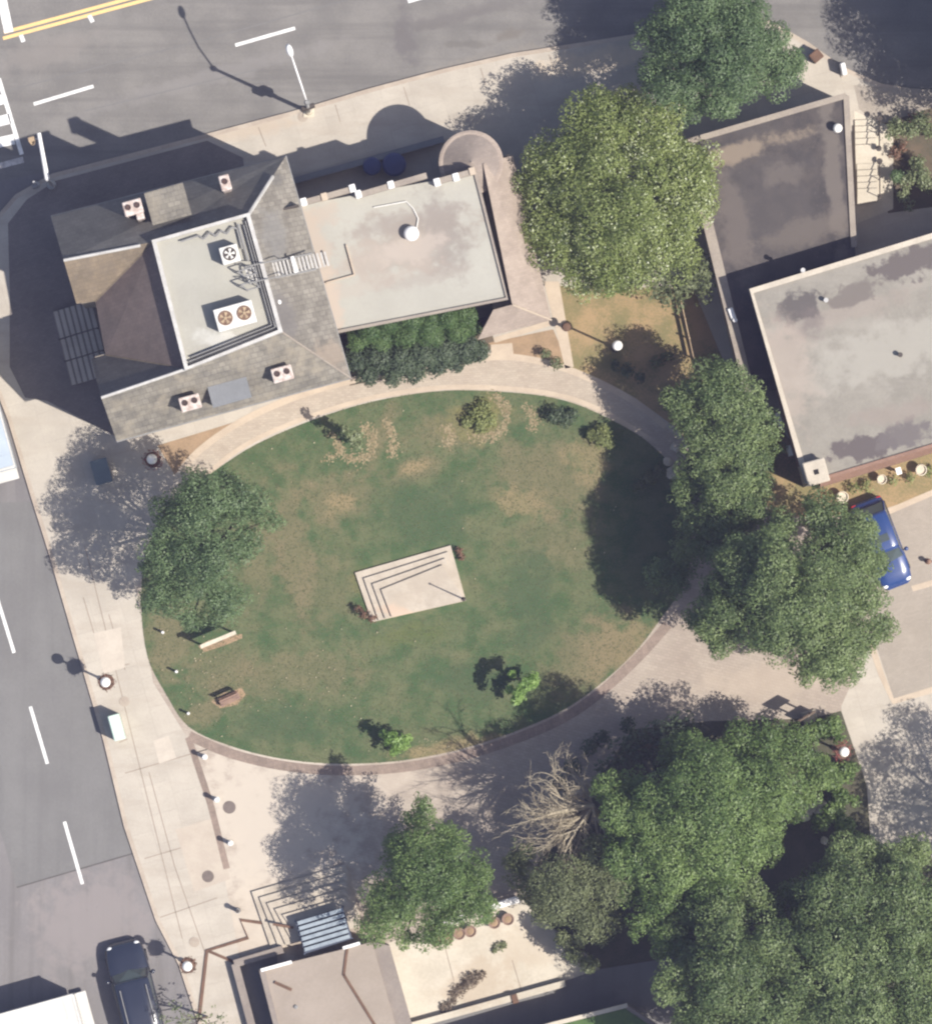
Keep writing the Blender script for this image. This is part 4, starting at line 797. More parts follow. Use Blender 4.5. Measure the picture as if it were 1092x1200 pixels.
# cobra head street light
b = W(362, 131, B); t = thing('street_light', 'tall grey street light with one arm reaching over the north road', 'street light', b)
mb = MB(); mb.box(b.x - .28, b.y - .28, B, b.x + .28, b.y + .28, B + .06, .02); mb.lathe([(.2, .06), (.16, .5), (.12, .55)], b, 14); mb.build('base', K['stone'], t)
top = b + Vector((0, 0, 7.7)); hd = W(343, 75, B); hd = Vector((hd.x, hd.y, 9.0))
mb = MB(); mb.tube([b + Vector((0, 0, .4)), top], [.11, .075], 12); mb.build('pole', K['steel'], t, True)
mb = MB(); mb.tube([top - Vector((0, 0, .1)), top.lerp(hd, .35) + Vector((0, 0, .3)), top.lerp(hd, .7) + Vector((0, 0, .2)), hd], .045, 8); mb.build('arm', K['white'], t, True)
hv = Vector((hd.x - top.x, hd.y - top.y, 0)).normalized(); a = math.atan2(hv.y, hv.x)
mb = MB().at(hd, a); mb.lathe([(.02, -.06), (.14, -.05), (.17, .03), (.10, .10), (.02, .12)], (0, 0, 0), 16); mb.v = [hd + Matrix.Rotation(a, 3, 'Z') @ Vector((p.x * 2.1 + .1, p.y, p.z)) for p in [Matrix.Rotation(-a, 3, 'Z') @ (q - hd) for q in mb.v]]
mb.build('lamp_head', K['white'], t, True)
mb = MB().at(b + Vector((0, 0, 3.3)), a); mb.box(-.12, -.36, 0, .12, .36, .72, .03); mb.build('signal_box', K['darkmetal'], t)
mb = MB().at(b + Vector((0, 0, 2.7)), a); mb.box(-.03, -.16, 0, .03, .2, .5); mb.build('sign_plate', K['dullsteel'], t)
mb = MB().at(b + Vector((0, 0, 7.55)), a); mb.lathe([(.13, 0), (.16, .1), (.1, .28)], (0, 0, 0), 10); mb.build('bracket', K['dullsteel'], t)
# traffic signal
b = W(61, 217, B); t = thing('traffic_signal', 'white traffic signal post with mast arm at the shaded road corner', 'traffic signal', b)
mb = MB(); mb.tube([b, b + Vector((0, 0, 5.6))], [.12, .09], 12); mb.lathe([(.25, 0), (.2, .3), (.13, .4)], b, 12); mb.build('pole', K['steel'], t)
e = W(46, 156, 5.6); mb = MB(); mb.tube([b + Vector((0, 0, 5.5)), Vector((e.x, e.y, 5.7))], [.13, .10], 10); mb.build('mast_arm', K['white'], t)
c = W(37, 163, 5.4)
mb = MB().at(c, ANG); mb.box(-.17, -.13, -.95, .17, .13, 0, .03)
for k in range(3): mb.lathe([(.09, 0), (.12, .02)], (0, -.16, -.3 - .3 * k), 10)
s = mb.build('signal_head', K['wood'], t)
mb = MB(); mb.tube([c + Vector((0, 0, -.2)), Vector((e.x, e.y, 5.6)).lerp(b + Vector((0, 0, 5.5)), .12)], .04, 6); mb.build('bracket', K['steel'], t)
b2 = W(43, 217, B); t = thing('signal_post', 'shorter grey crossing signal post left of the white mast arm signal', 'signal post', b2); mb = MB(); mb.tube([b2, b2 + Vector((0, 0, 3.0))], .07, 10); mb.lathe([(.2, 0), (.14, .25)], b2, 12); mb.build('post', K['steel'], t); mb = MB().at(b2 + Vector((0, 0, 2.3)), ANG); mb.box(-.15, -.32, 0, .15, -.06, .6, .03); mb.build('signal_head', K['dullsteel'], t)
# green cabinet
t = thing('utility_cabinet', 'pale green metal cabinet at the kerb of the side road', 'cabinet', W(138, 852, B), ANG)
mb = MB(); mb.box(-.30, -.68, .08, .30, .68, 1.5, .04); o = mb.build('body', K['green_box'], t); mb = MB(); mb.box(-.27, -.65, 0, .27, .65, .08); mb.build('plinth', K['slab_grey'], t); mb = MB(); mb.box(-.325, -.05, .2, -.30, .6, 1.35); mb.box(-.325, -.6, .2, -.30, -.08, 1.35); mb.build('door', K['green_box'], t)
mb = MB(); mb.box(-.345, .02, .75, -.325, .05, .95); mb.build('handle', K['dullsteel'], o)
# notice board and bench in the lawn
a, b = W(239, 757, .136), W(275, 742, .136); t = thing('notice_board', 'wooden notice board on two posts at the west end of the lawn', 'notice board', a.lerp(b, .5))
for p in (a, b): mb = MB(); mb.tube([p, p + Vector((0, 0, 2.0))], .06, 8); mb.build('post', K['wood'], t)
q = (b - a).normalized(); mb = MB(); mb.beam(a + q * .05 + Vector((0, 0, 1.15)), b - q * .05 + Vector((0, 0, 1.15)), .06, .8); mb.build('panel', K['sign_brown'], t)
mb = MB(); mb.beam(a - q * .12 + Vector((0, 0, 1.97)), b + q * .12 + Vector((0, 0, 1.97)), .2, .06); mb.build('cap_rail', K['stone'], t)
c = W(270, 820, .136); t = thing('low_bench', 'low brown bench on bare soil in the southwest of the lawn', 'bench', c, .42)
for k in range(3): mb = MB(); mb.box(-.55, -.16 + k * .12, .38, .55, -.06 + k * .12, .43); mb.build('seat_slat', K['pot'], t)
mb = MB(); mb.box(-.55, .24, .45, .55, .28, .85); mb.build('backrest', K['wood_dark'], t)
for x in (-.45, .45): mb = MB(); mb.box(x - .04, -.18, 0, x + .04, .26, .38); mb.box(x - .03, .22, .38, x + .03, .26, .6); mb.build('leg', K['wood_dark'], t)
for nm, xs in (('notice_soil', [(232, 757), (246, 750), (270, 745), (284, 743), (284, 748), (262, 757), (240, 764)]), ('bench_soil', [(248, 822), (262, 812), (284, 806), (288, 814), (278, 826), (258, 830)])): sheet(nm, xs, .1375, K['dirt'])
# brown sign by the plaza's east side
a, b = W(938, 842, B), W(948, 836, B); t = thing('sign_board', 'brown sign on two posts with a pale foot by the shrubs east of the plaza', 'sign', a.lerp(b, .5))
for p in (a, b): mb = MB(); mb.tube([p, p + Vector((0, 0, 2.8))], .055, 8); mb.build('post', K['darkmetal'], t)
q = (b - a).normalized() * .22; mb = MB(); mb.beam(a - q + Vector((0, 0, 1.9)), b + q + Vector((0, 0, 1.9)), .07, .95); mb.build('panel', K['sign_brown'], t)
mb = MB(); mb.beam(a - q + Vector((0, 0, .12)), b + q + Vector((0, 0, .12)), .06, .9); mb.build('lower_panel', K['sign_brown'], t)
mb = MB().at(W(948, 840, B), ANG); mb.box(-.38, -.32, -.02, .38, .32, .12, .03); mb.build('foot', K['stone'], t)
# benches and pots along the terrace
for x, y, l, lab in ((533, 1083, 1.1, 'short white bench beside the tree at the north edge of the terrace'), (590, 1063, 1.75, 'longer white bench at the northeast edge of the terrace')):
    t = thing('white_bench', lab, 'bench', W(x, y, B), ANG, 'white benches along the terrace')
    for k in range(3): mb = MB(); mb.box(-l / 2, .02 + k * .1, .44, l / 2, .10 + k * .1, .48); mb.build('seat_slat', K['white'], t)
    mb = MB(); mb.box(-l / 2, .34, .5, l / 2, .38, .95); mb.build('backrest', K['white'], t)
    for s in (-1, 1): mb = MB(); mb.box(s * l * .42 - .04, 0, 0, s * l * .42 + .04, .36, .44); mb.build('leg', K['darkmetal'], t)
pots = [(511, 1102, 'pot westernmost in the row under the terrace tree'), (524, 1100, 'pot second from the west in the terrace row'), (538, 1094, 'pot just south of the short white bench'), (551, 1091, 'pot just east of the short white bench'), (579, 1081, 'pot at the west end of the longer white bench'), (595, 1077, 'pot south of the longer white bench')]
first = None
for i, (x, y, lab) in enumerate(pots):
    lab = 'round brown clay ' + lab
    if first is None:
        t = first = thing('flower_pot', lab, 'flower pot', W(x, y, B), 0, 'clay pots along the terrace benches')
        mb = MB(); mb.lathe([(.2, 0), (.28, .42), (.32, .43), (.32, .5), (.27, .5), (.26, .42)], (0, 0, 0), 18); mb.build('pot_body', K['pot'], t, False)
        mb = MB(); mb.lathe([(.25, .40), (.1, .45)], (0, 0, 0), 14); mb.build('soil', K['dirt'], t)
    else: dup(first, W(x, y, B), lab, i * .4)
# small pale things by the hall's south wall
for x, y, r, lab in ((986, 583, .32, 'pale stone urn west of the blue car nose, nearest the hall chimney'), (1032, 562, .26, 'pale stone urn in the bed above the blue car'), (1078, 551, .30, 'pale stone urn at the east end of the hall bed')):
    t = thing('stone_urn', lab, 'urn', W(x, y, B), 0, 'stone urns in the bed by the hall'); mb = MB(); mb.lathe([(r * .6, 0), (r * .35, .2), (r * .9, .55), (r, .7), (r * .85, .72), (r * .8, .6)], (0, 0, 0), 18); mb.build('bowl', K['stone'], t); mb = MB(); mb.box(-r * .7, -r * .7, -.02, r * .7, r * .7, .06); mb.build('foot', K['stone'], t)
t = thing('standing_sign', 'small upright white sign in the bed against the hall wall', 'sign', W(1051, 553, B), ANG); mb = MB(); mb.box(-.12, -.05, .4, .12, .05, 1.3, .02); mb.box(-.14, -.16, 1.3, .14, .2, 1.36); mb.build('panel', K['white'], t); mb = MB(); mb.tube([(0, 0, 0), (0, 0, .42)], .04, 8); mb.build('post', K['white'], t)
t = thing('litter_bin', 'dark square litter bin at the sunlit north pavement corner', 'bin', W(955, 67, B), .7); mb = MB(); mb.box(-.28, -.26, 0, .28, .26, .95, .04); mb.build('bin_body', K['darkmetal'], t); mb = MB(); mb.box(-.3, -.28, .95, .3, .28, 1.05, .04); mb.build('lid', K['wood_dark'], t)
t = thing('pale_post', 'slim white post in the tree shade above the low building', 'post', W(987, 82, B), 0.2); mb = MB(); mb.box(-.13, -.32, 0, .13, .32, 1.0, .05); mb.build('shaft', K['white'], t); mb = MB(); mb.box(-.16, -.36, -.02, .16, .36, .06); mb.build('foot', K['slab_grey'], t)
t = thing('hydrant', 'small red hydrant on the pinkish paving east of the blue car', 'hydrant', W(1087, 658, B), 0); mb = MB(); mb.lathe([(.16, 0), (.16, .06), (.1, .1), (.1, .5), (.14, .52), (.1, .65), (.03, .7)], (0, 0, 0), 14); mb.build('barrel', K['brick'], t); mb = MB(); mb.tube([(-.2, 0, .38), (.2, 0, .38)], .05, 8); mb.build('outlet', K['wood_dark'], t)
t = thing('dark_post', 'dark post with round cap beside the pale path from the magnolia', 'post', W(663, 384, B), 0); mb = MB(); mb.tube([(0, 0, 0), (0, 0, 1.0)], .08, 10); mb.build('shaft', K['darkmetal'], t); mb = MB(); mb.lathe([(.2, .98), (.24, 1.02), (.18, 1.1), (.02, 1.14)], (0, 0, 0), 16); mb.build('cap', K['wood_dark'], t)
t = thing('street_bin', 'dark green box bin in the tree shade on the west pavement', 'bin', W(120, 553, B), ANG); mb = MB(); mb.box(-.42, -.62, 0, .42, .62, 1.1, .05); mb.build('bin_body', mat('bin_green', (.14, .175, .19), (.12, .15, .165), rough=.5), t); mb = MB(); mb.box(-.45, -.65, 1.1, .45, .65, 1.17, .02); mb.build('lid', mat('bin_lid_green', (.10, .135, .15), (.085, .115, .13), rough=.5), t)
i = 0
for x, y, r, lab in ((792, 523, .30, 'pale boulder at the path end beside the east trees'), (782, 541, .24, 'smaller pale boulder below the path end'), (788, 554, .33, 'largest pale boulder in the shade below the path end'), (941, 950, .5, 'pale rough rock in the shrub bed below the walkway lamp'), (958, 944, .45, 'second pale rock just right of the rough rock in the shrub bed'), (965, 985, .2, 'small pale stone in the dark gap of the shrub bed')):
    mb = MB(); q = W(x, y, B + .05); mb.ball(q, r, 12, 8, .6); rs = random.Random(i); i += 1
    mb.v = [q + (p - q) * rs.uniform(.75, 1.2) for p in mb.v]; tag(mb.build('boulder', K['stone']), lab, 'boulder', 'pale boulders in the beds')

# ================================================================== VEHICLES
def loft(mb, secs):                                   # secs: (x, halfwidth, z0, z1, chamfer)
    n = 12
    vs = []
    for x, w, z0, z1, c in secs:
        vs += [(x, -w + c * .6, z0), (x, -w, z0 + c * .6), (x, -w * 1.0, z0 + (z1 - z0) * .55), (x, -w * .985, z1 - c), (x, -w + c * 1.1, z1 - c * .25), (x, -w * .45, z1), (x, w * .45, z1), (x, w - c * 1.1, z1 - c * .25), (x, w * .985, z1 - c), (x, w, z0 + (z1 - z0) * .55), (x, w, z0 + c * .6), (x, w - c * .6, z0)]
    fs = []
    for i in range(len(secs) - 1):
        for k in range(n): k2 = (k + 1) % n; fs.append((i * n + k, i * n + n + k, i * n + n + k2, i * n + k2))
    fs += [tuple(range(n)), tuple(range(len(secs) * n - 1, (len(secs) - 1) * n - 1, -1))]
    return mb.add(vs, fs)
def car(name, label, cat, loc, rz, paint, Ln, Wd, hood, cabin, belt, roofz, tumble=.13, rack=False, sunroof=False):
    t = thing(name, label, cat, loc, rz); w = Wd / 2; l = Ln / 2
    mb = MB(); hz, bz = hood, belt
    x_ws, x_rf, x_rr, x_bk = cabin                   # windscreen base, roof front, roof rear, rear glass base
    loft(mb, [(-l, w * .78, .45, bz - .22, .10), (-l + .12, w * .90, .32, bz - .06, .12), (-l + .45, w * .985, .24, bz, .12), (x_bk, w, .22, bz + .02, .10), (0, w, .22, bz, .08), (x_ws, w, .22, hz + .03, .10), (l - .75, w * .97, .24, hz - .05, .12), (l - .28, w * .89, .28, hz - .14, .12), (l - .06, w * .74, .36, hz - .30, .10), (l, w * .6, .45, hz - .42, .06)])
    body = mb.build('body', paint, t, True)
    wt = w - tumble - .06; wb = w - .06
    A = [(x_ws, wb, hz + .01), (x_rf, wt, roofz - .04), (x_rr, wt, roofz - .05), (x_bk, wb, bz + .0)]
    mb = MB(); mb.add([(A[0][0], -A[0][1] * .93, A[0][2]), (A[0][0], A[0][1] * .93, A[0][2]), (A[0][0] + .14, 0, A[0][2]), (A[1][0], A[1][1] * .93, A[1][2]), (A[1][0], -A[1][1] * .93, A[1][2])], [(0, 2, 4), (2, 3, 4), (2, 1, 3)]); mb.build('windscreen', K['car_glass'], t)
    mb = MB(); mb.add([(A[3][0], -A[3][1] * .9, A[3][2]), (A[2][0], -A[2][1] * .92, A[2][2]), (A[2][0], A[2][1] * .92, A[2][2]), (A[3][0], A[3][1] * .9, A[3][2])], [(0, 1, 2, 3)]); mb.build('rear_window', K['car_glass'], t)
    for s in (-1, 1):
        mb = MB(); mb.add([(x_ws - .05, s * wb, hz), (x_rf, s * wt, roofz - .06), (x_rr, s * wt, roofz - .07), (x_bk + .03, s * wb, bz - .01)], [(0, 1, 2, 3) if s < 0 else (3, 2, 1, 0)]); mb.build('side_window', K['car_glass'], t)
        mb = MB()
        for (a, b) in ((A[0], A[1]), (A[2], A[3])): mb.tube([(a[0], s * a[1] * .96, a[2]), (b[0], s * b[1] * .96, b[2])], .045, 6)
        xm = (x_rf + x_rr) / 2; mb.tube([(xm, s * (wb + .005), bz), (xm - .05, s * (wt + .005), roofz - .06)], .04, 6); mb.build('roof_pillar', paint, t)
        mb = MB(); mb.ball((x_ws - .25, s * (w + .13), hz + .16), .12, 10, 6, .75); mb.tube([(x_ws - .25, s * (w - .05), hz + .06), (x_ws - .25, s * (w + .1), hz + .12)], .03, 6); mb.build('mirror', paint, t, True)
        mb = MB(); mb.at((l - .26, s * w * .66, hz - .28), -s * .35); mb.ball((0, 0, 0), .17, 12, 7, .55); mb.build('headlight', K['lampglass'], t, True)
        mb = MB(); mb.box(-l + .01, s * w * .74 - .12, bz - .35, -l + .10, s * w * .74 + .12, bz - .15, .02); mb.build('tail_light', K['tail'], t)
        for xx in (l - .95, -l + .95):
            mb = MB(); M0 = Matrix.Translation((xx, s * (w - .10), .33)) @ Matrix.Rotation(math.pi / 2, 4, 'X'); mb.M = M0; mb.lathe([(.2, -.1), (.31, -.11), (.335, -.06), (.335, .06), (.31, .11), (.2, .1)], (0, 0, 0), 22); wh = mb.build('wheel', K['tyre'], t)
            mb = MB(); mb.M = M0; mb.lathe([(.04, -.105), (.21, -.10), (.21, .10), (.04, .105)], (0, 0, 0), 18); mb.build('rim', K['rim'], wh)
    mb = MB(); loft(mb, [(x_rf + .10, wt * .9, roofz - .11, roofz - .06, .02), (x_rf - .1, wt + .02, roofz - .12, roofz - .01, .05), ((x_rf + x_rr) / 2, wt + .03, roofz - .12, roofz + .03, .06), (x_rr + .1, wt + .02, roofz - .13, roofz - .02, .05), (x_rr - .06, wt * .92, roofz - .14, roofz - .08, .02)]); rfo = mb.build('roof', paint, t, True)
    if rack:
        for s in (-1, 1): mb = MB(); mb.tube([(x_rf - .3, s * wt * .78, roofz + .09), (x_rr + .2, s * wt * .78, roofz + .08)], .03, 6); [mb.tube([(x, s * wt * .78, roofz), (x, s * wt * .78, roofz + .09)], .03, 6) for x in (x_rf - .35, (x_rf + x_rr) / 2, x_rr + .25)]; mb.build('roof_rail', K['dullsteel'], rfo)
    if sunroof: mb = MB(); xm = x_rf * .7 + x_rr * .3; mb.box(xm - .25, -.42, roofz + .012, xm + .15, .42, roofz + .033, .008); mb.build('sunroof', K['car_glass'], rfo)
    mb = MB(); mb.box(l - .10, -w * .62, .42, l + .03, w * .62, .58, .03); mb.build('front_bumper', paint, t); mb = MB(); mb.box(-l - .04, -w * .8, .40, -l + .1, w * .8, .6, .03); mb.build('rear_bumper', paint, t)
    return t
VA = ANG + math.pi / 2                                # heading up the side road
car('blue_car', 'blue car parked half under the big tree beside the hall', 'car', W(1032, 637, .13), VA + math.pi + .10, K['car_blue'], 4.75, 1.86, .92, (.95, .40, -1.55, -2.05), .98, 1.42, sunroof=True)
car('black_car', 'black estate car with roof rails parked at the kerb of the side road', 'car', W(158, 1159, .012), VA - .02, K['car_black'], 5.1, 2.15, 1.06, (.95, .45, -2.1, -2.4), 1.1, 1.72, rack=True)
def truck(label, loc, rz, Lb, Wb, ztop, m, ribs, cabL=2.0):
    t = thing('box_truck', label, 'truck', loc, rz, None); w = Wb / 2
    mb = MB(); mb.box(-Lb / 2, -w, .75, Lb / 2, w, ztop, .06); bx = mb.build('cargo_box', m, t)
    mb = MB()
    for k in range(ribs): x = -Lb / 2 + Lb * (k + .5) / ribs; mb.box(x - .02, -w + .15, ztop, x + .02, w - .15, ztop + .018)
    mb.build('roof_rib', m, bx)
    mb = MB(); mb.box(-Lb / 2 - .02, -w + .02, ztop - .08, -Lb / 2 + .10, w - .02, ztop + .03); mb.box(-Lb / 2 + .02, -w - .02, ztop - .1, Lb / 2 - .02, -w + .06, ztop + .02); mb.box(-Lb / 2 + .02, w - .06, ztop - .1, Lb / 2 - .02, w + .02, ztop + .02); mb.build('edge_rail', K['truck_white'], bx)
    mb = MB(); mb.box(-Lb / 2 - .55, -w + .05, .42, -Lb / 2 + .06, w - .05, .56, .03); mb.build('rear_bumper', K['truck_white'], t)
    mb = MB(); loft(mb, [(Lb / 2 + .05, w * .92, .45, 2.3, .12), (Lb / 2 + 1.0, w * .92, .45, 2.25, .15), (Lb / 2 + 1.45, w * .9, .45, 1.45, .12), (Lb / 2 + cabL, w * .82, .5, 1.2, .12)]); mb.build('cab', K['truck_white'], t)
    mb = MB(); x = Lb / 2; mb.add([(x + 1.03, -w * .75, 2.19), (x + 1.03, w * .75, 2.19), (x + 1.46, w * .78, 1.5), (x + 1.46, -w * .78, 1.5)], [(3, 2, 1, 0)]); mb.build('windscreen', K['car_glass'], t)
    for s in (-1, 1):
        for x in (-Lb / 2 + .9, Lb / 2 + .8):
            mb = MB(); mb.M = Matrix.Translation((x, s * (w - .2), .45)) @ Matrix.Rotation(math.pi / 2, 4, 'X'); mb.lathe([(.25, -.14), (.43, -.15), (.45, -.1), (.45, .1), (.43, .15), (.25, .14)], (0, 0, 0), 22); mb.build('wheel', K['tyre'], t)
        mb = MB(); mb.box(Lb / 2 + 1.1, s * (w + .12) - .1, 1.5, Lb / 2 + 1.2, s * (w + .12) + .1, 1.9, .02); mb.build('mirror', K['truck_white'], t)
    return t
p = W(-6, 508, 3.0); truck('white box truck with pale blue roof waiting on the side road', (p.x - .85, p.y + .65, .012), VA, 5.6, 2.45, 3.0, K['truck'], 4)
p = W(86, 1165, 2.9); u3 = Vector((math.cos(ANG), math.sin(ANG), 0)); v3 = Vector((-u3.y, u3.x, 0)); q = p - u3 * 2.9 - v3 * 1.22
truck('plain white box truck turning across the side road near the black car', (q.x, q.y, .012), ANG + math.pi, 5.8, 2.45, 2.9, K['truck_white'], 5)

# ================================================================== TREES AND SHRUBS
GT = 'trees around the square'
tree('magnolia_tree', 'large yellow green magnolia with pale glossy leaves beside the annex', (720, 240),
     [(720, 230, 75, 6.8), (665, 195, 55, 5.4), (695, 155, 52, 5.4), (755, 150, 48, 5.4), (795, 195, 46, 5), (800, 245, 42, 4.8), (775, 290, 48, 4.8), (720, 305, 48, 5), (660, 270, 50, 4.6), (640, 225, 46, 4.4), (735, 132, 30, 4.4), (625, 285, 26, 3.6), (690, 320, 32, 4)], 'magnolia', .27, 10, .28, group=GT, up=.5, jit=1.0)
tree('small_tree', 'small grey green tree tucked below the magnolia by the low building', (812, 330), [(815, 322, 26, 3.4), (793, 345, 24, 3), (770, 335, 20, 3), (825, 345, 15, 2.8)], 'dull', .22, 13, .1, group=GT)
tree('roadside_tree', 'dark round tree shading the north road above the low building', (860, 75),
     [(845, 60, 58, 8.2), (790, 88, 42, 6.6), (850, 100, 42, 6), (902, 80, 38, 6), (810, 10, 52, 8), (868, 18, 38, 7.6), (925, 76, 22, 5), (805, 122, 28, 4.6), (890, 50, 34, 6.8), (775, 45, 34, 7)], 'oak2', .25, 11, .26, group=GT)
tree('boundary_tree', 'large tree beyond the northeast corner whose shade covers the paving', (1150, 130), [(1160, 70, 58, 8.4), (1215, 40, 60, 8.5), (1170, 5, 55, 8.5), (1120, 24, 24, 7.6), (1155, 125, 40, 7), (1220, 110, 55, 7), (1130, -45, 45, 8), (1240, -20, 60, 8), (1270, 90, 50, 8)], 'oak2', .26, 8, .25, group=GT, fill=1.15)
tree('path_tree', 'leafy tree overhanging the curved path west of the hall', (850, 505),
     [(840, 455, 36, 6.8), (805, 470, 32, 5.6), (872, 480, 36, 6.8), (850, 510, 38, 6.4), (895, 500, 24, 6), (872, 535, 34, 6.2), (845, 440, 24, 6), (905, 525, 16, 5), (822, 520, 26, 6), (812, 495, 24, 6), (830, 548, 24, 6.4), (808, 550, 22, 5.2), (792, 472, 20, 5)], 'oak', .25, 11, .2, group=GT)
tree('slender_tree', 'narrow dark tree between the path tree and the big tree by the blue car', (845, 585), [(850, 575, 34, 6.8), (836, 610, 30, 6.6), (866, 604, 28, 6), (822, 568, 24, 5.6), (878, 572, 22, 5.6), (822, 640, 24, 6), (850, 640, 28, 6.6), (805, 582, 24, 5.4), (812, 612, 24, 6), (800, 645, 18, 5), (880, 600, 26, 6.8), (893, 570, 20, 6)], 'oak', .25, 10, .16, group=GT)
tree('small_tree', 'little isolated tree crown in the shade at the lawn east edge', (778, 675), [(776, 668, 20, 4), (795, 682, 20, 4), (768, 686, 13, 3.4), (808, 665, 16, 4)], 'oak2', .22, 12, .1, group=GT)
tree('broad_tree', 'broad tall tree hanging over the blue car at the east plaza', (925, 700),
     [(935, 685, 62, 11.6), (985, 645, 46, 9.4), (962, 605, 30, 8.6), (1000, 700, 40, 8.6), (970, 745, 50, 9.2), (905, 735, 44, 9), (890, 660, 44, 10), (855, 700, 38, 8.6), (838, 738, 30, 7.4), (1035, 738, 19, 6.4), (985, 785, 26, 7), (1005, 620, 22, 7.5), (915, 620, 24, 8), (945, 780, 24, 7), (1022, 660, 22, 7), (862, 655, 30, 8.6), (842, 690, 26, 7.6), (815, 722, 20, 6.4), (1010, 745, 26, 7)], 'oak', .27, 10.5, .32, group=GT)
tree('corner_tree', 'open crowned tree at the lawn west edge shading the pavement', (245, 655),
     [(240, 600, 43, 9), (196, 645, 34, 8.2), (240, 660, 40, 9), (288, 590, 34, 7.8), (200, 695, 36, 7.6), (285, 640, 26, 7.2), (262, 705, 32, 6.8), (205, 600, 28, 7.6), (315, 610, 18, 6.4), (230, 570, 24, 7.4), (172, 665, 14, 7.4), (225, 728, 18, 6), (268, 560, 16, 6.5)], 'oak2', .24, 9.5, .22, group=GT, fill=.9)
tree('terrace_tree', 'full green tree between the plaza steps and the concrete terrace', (500, 1045),
     [(500, 1020, 50, 9), (460, 1055, 38, 7.8), (540, 1050, 38, 7.8), (492, 965, 24, 7.0), (510, 1085, 30, 6.8), (442, 1085, 26, 6.4), (556, 1020, 26, 6.8), (470, 1000, 28, 6.6), (565, 1065, 22, 6.2), (525, 985, 26, 7), (495, 942, 13, 7), (476, 1100, 18, 5.6)], 'bright', .24, 11, .22, group=GT)
tree('thin_tree', 'thin leafed dull tree below the bare dead tree', (660, 1050),
     [(612, 1004, 22, 5.4), (655, 1040, 38, 7.4), (700, 1005, 34, 6.6), (690, 1075, 30, 6.4), (715, 1040, 26, 6.6), (640, 1068, 24, 4.6), (605, 1020, 22, 5), (625, 1045, 22, 5), (720, 1075, 18, 5), (730, 1020, 18, 5.4), (705, 1095, 16, 4.6), (685, 1040, 30, 6)], 'dull', .24, 9, .16, group=GT)
tree('park_tree', 'biggest spreading tree in the southeast between dead tree and walkway lamp', (835, 955),
     [(830, 925, 62, 11), (780, 950, 46, 9.8), (878, 890, 46, 6), (790, 1005, 44, 9.2), (850, 985, 52, 9.8), (925, 875, 36, 4.6), (745, 935, 32, 8.2), (775, 1045, 32, 8), (898, 932, 42, 8.8), (800, 880, 28, 6.8), (835, 1045, 38, 8.2), (955, 900, 22, 5), (948, 926, 22, 5.6), (930, 948, 20, 6.4), (972, 908, 15, 4), (730, 980, 26, 7.4), (890, 985, 30, 8), (945, 862, 18, 3), (760, 1085, 24, 7), (726, 955, 28, 9.4), (735, 1005, 28, 9), (710, 922, 20, 8.6), (785, 1100, 26, 7.6), (742, 1045, 22, 6.6)], 'bright', .26, 10.5, .32, group=GT)
tree('shady_tree', 'darker smaller tree at the plaza south edge left of the big spreading tree', (765, 868), [(768, 862, 26, 3.6), (740, 880, 24, 4.2), (795, 850, 20, 3), (715, 900, 18, 4), (782, 895, 22, 5)], 'hedge', .25, 10, .16, group=GT)
tree('lower_tree', 'tall tree at the bottom edge right of the raised lawn', (860, 1140),
     [(850, 1140, 52, 10.4), (905, 1110, 40, 10), (900, 1180, 46, 9.8), (825, 1185, 38, 8.8), (935, 1050, 24, 7.4), (845, 1085, 36, 9.4), (812, 1130, 28, 8.4), (870, 1215, 50, 9), (905, 1065, 20, 7.6), (795, 1090, 24, 7.6), (800, 1225, 34, 8), (815, 1065, 24, 8), (785, 1150, 26, 9.6), (880, 1050, 26, 8)], 'oak', .27, 10.5, .28, group=GT)
tree('corner_park_tree', 'wide tree filling the bottom right corner', (1010, 1110),
     [(985, 1055, 48, 10.4), (1055, 1045, 42, 10), (1040, 1110, 58, 10.6), (970, 1130, 52, 10.8), (1075, 1180, 52, 10), (1000, 1008, 34, 8.6), (1000, 1190, 52, 10.4), (950, 1190, 36, 9.8), (1100, 1110, 48, 9.6), (1030, 1010, 26, 8), (955, 1085, 32, 9.4), (1100, 1060, 34, 9), (960, 1030, 22, 7.6), (1070, 1000, 24, 7.4), (1030, 1240, 50, 9.5)], 'oak', .27, 10.5, .32, group=GT)
tree('boundary_tree', 'tree beyond the east walkway whose dappled shade falls on the concrete', (1190, 980), [(1175, 970, 56, 8.4), (1220, 930, 50, 8.2), (1165, 1030, 44, 8), (1235, 1000, 56, 8.6), (1140, 990, 24, 7.8), (1185, 905, 30, 7.6), (1205, 1060, 46, 8), (1150, 930, 22, 7)], 'oak', .26, 7, .24, group=GT, fill=.42)
tree('side_tree', 'sparse young tree beside the kiosk at the bottom of the pavement', (243, 1192), [(238, 1190, 16, 3.6), (222, 1200, 20, 3.6), (256, 1196, 14, 3), (205, 1180, 10, 3.4), (232, 1212, 18, 3.4), (195, 1192, 9, 3)], 'pale', .17, 9, .07, group=GT, fill=.6)
